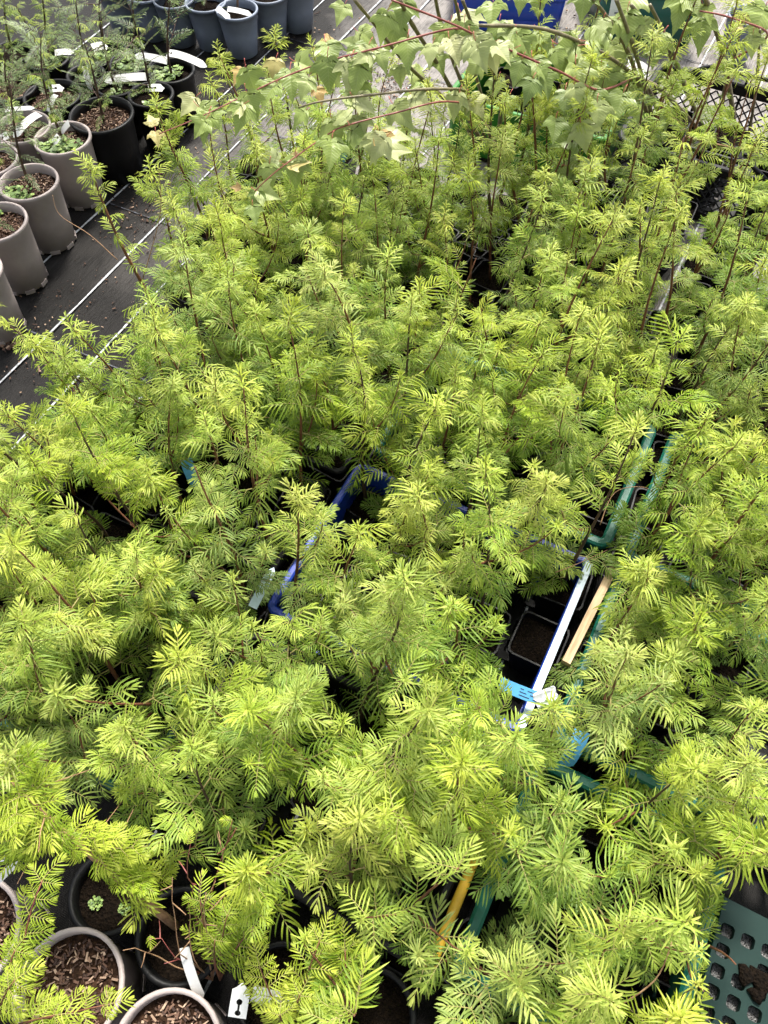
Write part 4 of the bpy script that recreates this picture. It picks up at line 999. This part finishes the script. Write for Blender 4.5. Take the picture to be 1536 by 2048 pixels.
leaves = [  # px, py, size px, tip direction (deg, 0 = right, 90 = down), tone
 (474,152,38,120,.9),(503,166,58,60,.4),(505,215,58,80,.25),(582,168,62,90,.3),(548,137,44,110,.8),(617,131,52,20,.35),(662,109,62,70,.4),(656,152,66,80,.15),(646,88,42,180,.88),(728,117,66,95,.3),(740,74,50,10,.4),
 (700,84,46,200,.5),(806,31,60,100,.3),(785,74,66,115,.3),(814,105,64,85,.3),(877,74,48,110,.5),(904,70,46,95,.3),(941,51,74,60,.6),(931,74,52,80,.3),(845,156,58,20,.5),(822,180,46,185,.2),(718,182,46,90,.3),
 (732,211,52,30,.6),(806,230,62,40,.65),(845,203,54,30,.6),(908,211,52,120,.5),(673,266,60,70,.5),(681,226,46,230,.6),(720,258,50,80,.5),(752,297,62,130,.6),(795,266,60,-20,.68),(798,300,60,0,.72),(770,285,46,60,.9),
 (533,312,52,200,.6),(537,355,52,100,.5),(600,324,48,0,.7),(513,398,40,100,.2),(509,430,40,90,.2),(470,375,22,180,.95),(424,232,56,20,.4),(408,256,60,95,.3),(375,213,50,140,.6),(432,240,48,60,.3),(302,237,30,250,.78),(313,277,32,80,.8),(640,192,36,60,.92),
 (983,29,58,100,.4),(1000,66,52,100,.3),(1053,86,64,30,.45),(1034,57,46,0,.6),(1092,78,52,40,.4),(1151,98,70,25,.5),(1202,80,62,0,.55),(1233,121,76,70,.4),(1217,59,48,130,.3),(1254,59,64,95,.3),(1166,12,58,100,.35),(1077,8,52,90,.35),(1041,4,46,80,.35),
 (1256,16,74,100,.4),(1360,27,76,100,.35),(1389,12,54,60,.4),(1120,121,52,60,.45),(1159,164,70,80,.4),(1209,141,48,20,.5),(1217,176,68,75,.4),(1186,203,62,80,.2),(1198,234,58,80,.5),(1131,203,54,100,.15),(1034,148,54,100,.1),(1248,160,42,90,.3),(1272,191,52,60,.5),
 (1237,215,62,100,.15),(1330,242,42,90,.2),(1131,281,62,160,.2),(1110,262,52,100,.1),(1166,324,54,0,.5),(1198,336,42,20,.4),(1123,348,54,180,.35),(1120,370,48,100,.15),(1170,402,46,-10,.68),(1149,433,62,95,.35),(1518,47,78,100,.4),(1471,62,28,80,.8),(1315,107,34,100,.93),(1536,95,50,100,.5),
 (1075,140,56,80,.2),(1005,110,50,150,.4),(965,95,46,160,.4),(1060,180,50,100,.12),(1095,170,54,60,.2),(990,178,44,110,.2),(1015,215,50,90,.15),(880,130,44,70,.3),(1280,235,50,80,.15),(1085,230,56,110,.12),(930,215,46,60,.5),(1180,120,46,40,.5)]
rl = random.Random(77)
for px, py, sz, dr, tone in leaves:
    best = None
    for rec in MAPLES:
        for p in rec[2]:
            x, y = proj(p); e = (x - px) ** 2 + (y - py + 14) ** 2
            if best is None or e < best[0]: best = (e, p, rec)
    e, p, rec = best; depth_p = p.copy(); z = max(.2, depth_p.z - .02 - (.10 if e > 60 ** 2 else 0)); c = at(px, py, z)
    dep = (c - Vector((0, 0, CAM_H))).dot(FWD); size = sz * .98 / FPX * dep
    a = R(dr + rl.uniform(-12, 12)); X = (RIGHT * math.cos(a) - UPC * math.sin(a) + FWD * rl.uniform(-.25, .35)).normalized()
    Nn = (-FWD + Vector((0, 0, .5)) + RIGHT * rl.uniform(-.5, .5) + UPC * rl.uniform(-.3, .3)); Nn = (Nn - X * Nn.dot(X)).normalized(); Y = Nn.cross(X)
    m_ = Matrix((X, Y, Nn)).transposed()
    o = add('leaf', rl.choice(LEAF), rec[0], c - X * size * .5 - rec[1], m_.to_euler(), size); o.color = (max(0, min(1, tone + rl.uniform(-.12, .12) if tone < .75 else tone)), rl.random(), 0, 1)

def place_leaf(rec, c, sz, dr, tone):
    dep = (c - Vector((0, 0, CAM_H))).dot(FWD); size = sz / FPX * dep; a = R(dr)
    X = (RIGHT * math.cos(a) - UPC * math.sin(a) + FWD * rl.uniform(-.3, .4)).normalized()
    Nn = (-FWD + Vector((0, 0, .6)) + RIGHT * rl.uniform(-.7, .7) + UPC * rl.uniform(-.4, .4)); Nn = (Nn - X * Nn.dot(X)).normalized(); Y = Nn.cross(X)
    o = add('leaf', rl.choice(LEAF), rec[0], c + X * size * .25 - rec[1], Matrix((X, Y, Nn)).transposed().to_euler(), size); o.color = (tone, rl.random(), 0, 1)
for mi_, rec in enumerate(MAPLES):
    for p in rec[2][::3]:
        x, y = proj(p)
        if p.z < .55 or not (280 < x < 1560 and -40 < y < 420) or (x < 900 and y < 150 and rl.random() < .6): continue
        for _ in range(2 if mi_ < 2 else 1):
            if rl.random() < .62: continue
            place_leaf(rec, p + Vector((rl.uniform(-.02, .02), rl.uniform(-.02, .02), -.005)), rl.uniform(38, 66), rl.choice((90, 80, 100, 60, 120, 30, 150)) + rl.uniform(-15, 15), rl.choice((.3, .4, .45, .5, .6, .66, .72, .5)))

# ------------------------------------------------------------------ crates behind
g = at(1288, 100, 0); 
def solid_crate(name, label, c, w_, d_, h, mat, rz, taper=.94, group=None):
    t = thing(name, label, 'crate', (c.x, c.y, .006), rz, group); mb = MB(); levels = [(w_ * taper, d_ * taper, 0), (w_, d_, h), (w_ - .012, d_ - .012, h), (w_ * taper - .012, d_ * taper - .012, .008)]; n = 0
    for ww, dd, z in levels:
        P0 = rrect(ww, dd, .03, 4); n = len(P0); mb.v += [Vector((x, y, z)) for x, y in P0]
    for i in range(3):
        for j in range(n): mb.face((i * n + j, i * n + (j + 1) % n, (i + 1) * n + (j + 1) % n, (i + 1) * n + j))
    mb.face([j for j in reversed(range(n))]); mb.face([3 * n + j for j in range(n)])
    add('crate_shell', mb.mesh('crate_shell', [mat], True), t); add('crate_rim', rim_mesh(w_ + .004, d_ + .004, h - .004, .018, .022, mat), t)
    for x in (-w_ * .25, w_ * .25):      # moulded panel on the front
        q = MB(); q.box((x, 0, .045), (w_ * .34, .006, .05)); add('moulded_panel', q.mesh('moulded_panel', [mat]), t, (0, -d_ * taper / 2 - .006, 0), (-R(3), 0, 0))
    return t
DG = solid_crate('green_crate', 'dark teal-green solid crate with a white paper note, at the top edge', g + Vector((.0, .20, 0)), .42, .38, .20, M['green'], R(-2))
q = MB(); 
for i in range(7):
    for s in (0, 1): q.v.append(Vector((s * .085, -.004 * math.sin(i * .9), -.10 * i / 6)))
for i in range(6): q.face((2 * i, 2 * i + 1, 2 * i + 3, 2 * i + 2))
pn = add('paper_note', q.mesh('paper_note', [M['white']]), None, at(1222, -5, .20) + Vector((0, -.014, 0)), (R(-8), 0, 0)); tag(pn, 'white paper note hanging on the dark green crate\'s front', 'note')
for k in range(2):
    q = MB(); q.box((.045, -.007, -.045 - .022 * k), (.05, .001, .004)); add('printed_line', q.mesh('printed_line', [M['print']]), pn)
b0 = at(1010, 55, 0); BC = solid_crate('blue_crate', 'glossy royal blue crate at the top edge behind the maple stems', b0 + Vector((.02, .16, 0)), .46, .50, .17, M['blue'], YAW + R(20))
basket('black lattice crate with curved hand grips behind the right-hand seedlings', 2.46, 2.96, -.385, .215, .20)
crate('bright_green_crate', 'bright green crate full of maple stems behind the tall seedlings', 2.42, 2.86, -1.0, -.41, .20, 'bright', None, None, False, .02)
PL = ['front left', 'front middle', 'front right', 'back left', 'back middle', 'back right']
for i, (u, v) in enumerate(((2.56, -.29), (2.56, -.1), (2.56, .1), (2.78, -.26), (2.76, -.06), (2.74, .11))):
    t = thing('square_pot', f'black square pot in the lattice crate, {PL[i]}', 'pot', UV(u, v, .014), YAW, 'square pots in the lattice crate'); add('pot', SQ, t); add('soil', SQ_SOIL[i % 3], t, (0, 0, POT_H - .018))
for i, (u, v) in enumerate(((2.52, -.88), (2.52, -.70), (2.52, -.52), (2.74, -.88), (2.74, -.7), (2.74, -.52))):
    t = thing('square_pot', f'black square pot in the bright green crate, {PL[i]}', 'pot', UV(u, v, .014), YAW, 'square pots in the bright green crate'); add('pot', SQ, t); add('soil', SQ_SOIL[i % 3], t, (0, 0, POT_H - .018))

# ------------------------------------------------------------------ plant labels
import bmesh
def label_mesh(L_, W_, bend, mat, keyhole, seed=0):
    """long plastic label: a strip along +x, bent along its length; at the origin a square head with a keyhole slot"""
    bm = bmesh.new(); e = []
    def loop(pts):
        vs_ = [bm.verts.new((x, y, 0)) for x, y in pts]; return [bm.edges.new((vs_[i], vs_[(i + 1) % len(vs_)])) for i in range(len(vs_))]
    h = W_ / 2; n = 12
    outer = [(-.0, -h)] + [(L_ * i / n, -h) for i in range(1, n)] + [(L_, -h * .55), (L_ + .008, 0), (L_, h * .55)] + [(L_ * i / n, h) for i in range(n - 1, 0, -1)] + [(0, h)]
    e += loop(outer)
    if keyhole:
        hole = []; r1 = h * .34; x1, x2 = h * .55, h * 1.75; ww = h * .11
        for a in range(20, 341, 32): hole.append((x1 + r1 * math.cos(R(a)), r1 * math.sin(R(a))))
        for a in range(200, 521, 32): hole.append((x2 + r1 * math.cos(R(a)), r1 * math.sin(R(a))))
        e += loop(hole)
    bmesh.ops.triangle_fill(bm, edges=e, use_beauty=True)
    bmesh.ops.subdivide_edges(bm, edges=[d for d in bm.edges if d.calc_length() > .02], cuts=1)
    bmesh.ops.triangulate(bm, faces=bm.faces)
    for v in bm.verts:
        t = v.co.x / L_; a = bend * t; v.co.z = (L_ / bend) * (math.cos(a) - 1) if abs(bend) > .01 else 0
        if abs(bend) > .01: v.co.x = (L_ / bend) * math.sin(a)
    r_ = bmesh.ops.extrude_face_region(bm, geom=list(bm.faces)); 
    for v in [x for x in r_['geom'] if isinstance(x, bmesh.types.BMVert)]: v.co.z += .0008
    me = bpy.data.meshes.new('plant_label'); bm.to_mesh(me); bm.free(); me.materials.append(mat); return me
def plabel(lab, pa, pb, W_=.024, bend=.6, mat='white', key=True, roll=0, lines=0):
    """from head point pa to end point pb"""
    d = pb - pa; L_ = d.length; X = d.normalized(); Z = Vector((0, -.55, .83)); Z = (Z - X * Z.dot(X)).normalized(); Y = Z.cross(X)
    m_ = Matrix((X, Y, Z)).transposed() @ Matrix.Rotation(roll, 3, 'X') @ Matrix.Rotation(-bend / 2, 3, 'Y')
    f = (bend / 2) / math.sin(bend / 2) if abs(bend) > .01 else 1
    o = add('plant_label', label_mesh(L_ * f, W_, bend, M[mat], key), None, pa, m_.to_euler()); tag(o, lab, 'plant label', 'plastic plant labels')
    for k in range(lines):
        q = MB(); LL = L_ * f
        for i in range(7):
            t = .42 + .42 * i / 6; a = bend * t; x = (LL / bend) * math.sin(a); z = (LL / bend) * (math.cos(a) - 1) + .0012; yy = W_ * (-.25 + .25 * k)
            q.v += [Vector((x, yy - .0009, z)), Vector((x, yy + .0009, z))]
        for i in range(6):
            if (i + k) % 4 != 3: q.face((2 * i, 2 * i + 1, 2 * i + 3, 2 * i + 2))
        add('printed_line', q.mesh('printed_line', [M['print']]), o)
    return o
ZT = .235
plabel('white keyhole label bending off the rim of the weedy black pot', at(335, 106, .22), at(410, 132, .21), .026, .9)
plabel('white label tucked between weedy black pots, pointing left', at(335, 122, .20), at(272, 112, .21), .026, .5, key=False)
plabel('long white label lying across the small black pot', at(292, 153, .20), at(213, 162, .20), .028, .4, key=False)
plabel('white keyhole tag standing in the black pot by the white line', at(297, 176, .225), at(325, 176, .215), .026, .3)
plabel('narrow white label bent over between the black pots', at(170, 132, .22), at(182, 178, .17), .020, 1.2, key=False)
plabel('small white keyhole tag in the wide mulch pot', at(98, 178, .24), at(124, 176, .23), .026, .3)
plabel('curled white label end below the keyhole tag in wide mulch pot', at(112, 190, .23), at(98, 226, .20), .018, 1.3, key=False)
plabel('long white label over the taupe pot, pointing down left', at(78, 228, .24), at(30, 272, .23), .026, .7, key=False)
plabel('short white label end hanging off the left taupe pot', at(16, 270, .23), at(-6, 288, .20), .024, .9)
plabel('white label lying along the back rim of a taupe pot', at(10, 220, .235), at(66, 216, .235), .014, .2, key=False)
plabel('wedge of white label upright in the weedy taupe pot', at(138, 246, .25), at(124, 264, .21), .022, .2, key=False)
plabel('small white tag half hidden in the round-leaved weeds', at(118, 272, .24), at(106, 290, .215), .022, .3)
plabel('white oval-ended label in the dim back pots', at(110, 106, .22), at(144, 104, .22), .022, .6, key=False)
plabel('crumpled white tag among weeds near the slate grey pots', at(185, 96, .23), at(212, 92, .22), .03, .8, key=False)
plabel('white label on the slate grey pot rim, left of its pair', at(434, 16, .19), at(458, 36, .175), .022, .5, key=False)
plabel('white label on the slate grey pot rim, right of its pair', at(455, 18, .19), at(500, 28, .175), .020, .4, key=False)
plabel('white strip label standing up behind the bark chip pot', at(368, 1895, .26), at(402, 1995, .19), .018, .5, key=False)
plabel('white label with keyhole slot at the bottom edge', at(474, 2035, .24), at(484, 1975, .26), .030, .5)
plabel('broad white label strip right of the keyhole one at the bottom edge', at(505, 1985, .25), at(640, 2000, .22), .030, .8, key=False)
plabel('thin white label end at the left edge above the pots', at(-8, 1765, .3), at(30, 1728, .33), .012, .3, key=False)
plabel('light blue printed label strip across the royal blue crate\'s corner', at(1000, 1366, .235), at(1098, 1404, .245), .026, .6, 'blue_label', False, 0, 3)
plabel('folded light blue label standing among seedlings below the printed one', at(1165, 1462, .33), at(1128, 1530, .27), .030, .8, 'blue_label', False, 0, 2)
plabel('curled blue label wrapped round a stem left of centre', at(372, 918, .27), at(396, 972, .22), .028, 1.6, 'blue_label', False)
plabel('bright blue label hanging below the maple leaves', at(660, 280, .45), at(690, 322, .36), .026, 1.0, 'blue_label', False)
plabel('pale blue label half buried at the blue crate\'s left corner', at(505, 1215, .24), at(545, 1140, .25), .02, .6, 'pale', False)
plabel('crumpled white paper tag by the bright green crate', at(1255, 130, .30), at(1296, 150, .26), .05, .9, key=False)
# crinkled film next to the printed blue label
q = MB(); rf = random.Random(9); n = 7
for i in range(n):
    for j in range(n): q.v.append(Vector(((i / (n - 1) - .5) * .05, (j / (n - 1) - .5) * .03, rf.uniform(-.004, .006))))
for i in range(n - 1):
    for j in range(n - 1): q.face((i * n + j, (i + 1) * n + j, (i + 1) * n + j + 1, i * n + j + 1))
tag(add('plastic_film', q.mesh('plastic_film', [M['clear']]), None, at(1092, 1394, .262), (.2, .1, .4)), 'scrap of crinkled clear film at the printed blue label\'s end', 'film scrap')

# ------------------------------------------------------------------ dirt on the fabric
def crumbs():
    mb = MB(); rg = random.Random(31); mb.c = []
    def bit(p, s_, long=1):
        m_ = Matrix.Translation(p) @ Matrix.Rotation(rg.uniform(0, 6.28), 4, 'Z') @ Matrix.Rotation(rg.uniform(-.3, .3), 4, 'X'); mb.box((0, 0, s_ * .25), (s_ * rg.uniform(.7, 1.5) * long, s_ * rg.uniform(.5, 1), s_ * .5), 0, m_); mb.col((.5, min(1, rg.random() ** 2.2), 0))
    for cx, cy, sx, sy, n, s_ in ((430, 215, 60, 50, 130, .0045), (780, 170, 70, 32, 260, .0045), (290, 430, 80, 60, 260, .0035), (520, 170, 120, 110, 120, .004), (150, 610, 120, 90, 110, .0035), (690, 60, 70, 60, 60, .004), (60, 720, 70, 60, 60, .004), (1150, 60, 40, 40, 40, .005), (1420, 110, 40, 60, 50, .004), (340, 330, 60, 60, 80, .004), (12, 690, 18, 10, 60, .006)):
        for _ in range(n): bit(at(cx + rg.gauss(0, sx * .6), cy + rg.gauss(0, sy * .6), .004), s_ * rg.uniform(.4, 1.5), 3 if rg.random() < .12 else 1)
    o = add('soil_crumbs', mb.mesh('soil_crumbs', [M['chips']])); o['kind'] = 'stuff'
crumbs()
# dry bare twigs caught between the plants
def dry(label, pts, r_=.0013):
    P0 = smooth_path([at(*p) for p in pts]); mb = MB(); c = P0[0].copy(); mb.tube([p - c for p in P0], [r_ * (1 - .6 * i / (len(P0) - 1)) for i in range(len(P0))], 5)
    tag(add('dry_twig', mb.mesh('dry_twig', [M['dry']], True), None, c), label, 'twig', 'dry twigs among the seedlings')
dry('thin pale twig curving over the aisle beside the taupe pots', [(235, 520, .30), (180, 470, .36), (120, 430, .40), (105, 390, .44)])
dry('thin twig crossing the teal crate rim', [(1200, 1050, .28), (1230, 985, .32), (1290, 975, .3), (1320, 1000, .24)])
dry('bent dry twig over the pots at bottom right', [(1225, 2020, .28), (1310, 1960, .34), (1345, 1880, .38)], .0018)
dry('red-brown bare twig across the gap beside the blue crate', [(1110, 1145, .3), (1150, 1130, .33), (1215, 1100, .36)])
dry('long thin twig rising above the seedlings at left', [(285, 560, .45), (320, 430, .62), (318, 340, .72)])
dry('horizontal pale twig lying over the tray at centre left', [(430, 860, .32), (480, 835, .33), (540, 835, .34)])
dry('pale bent stem lying across the nearer lattice crate', [(1370, 273, .28), (1440, 290, .28), (1533, 308, .26)], .004)
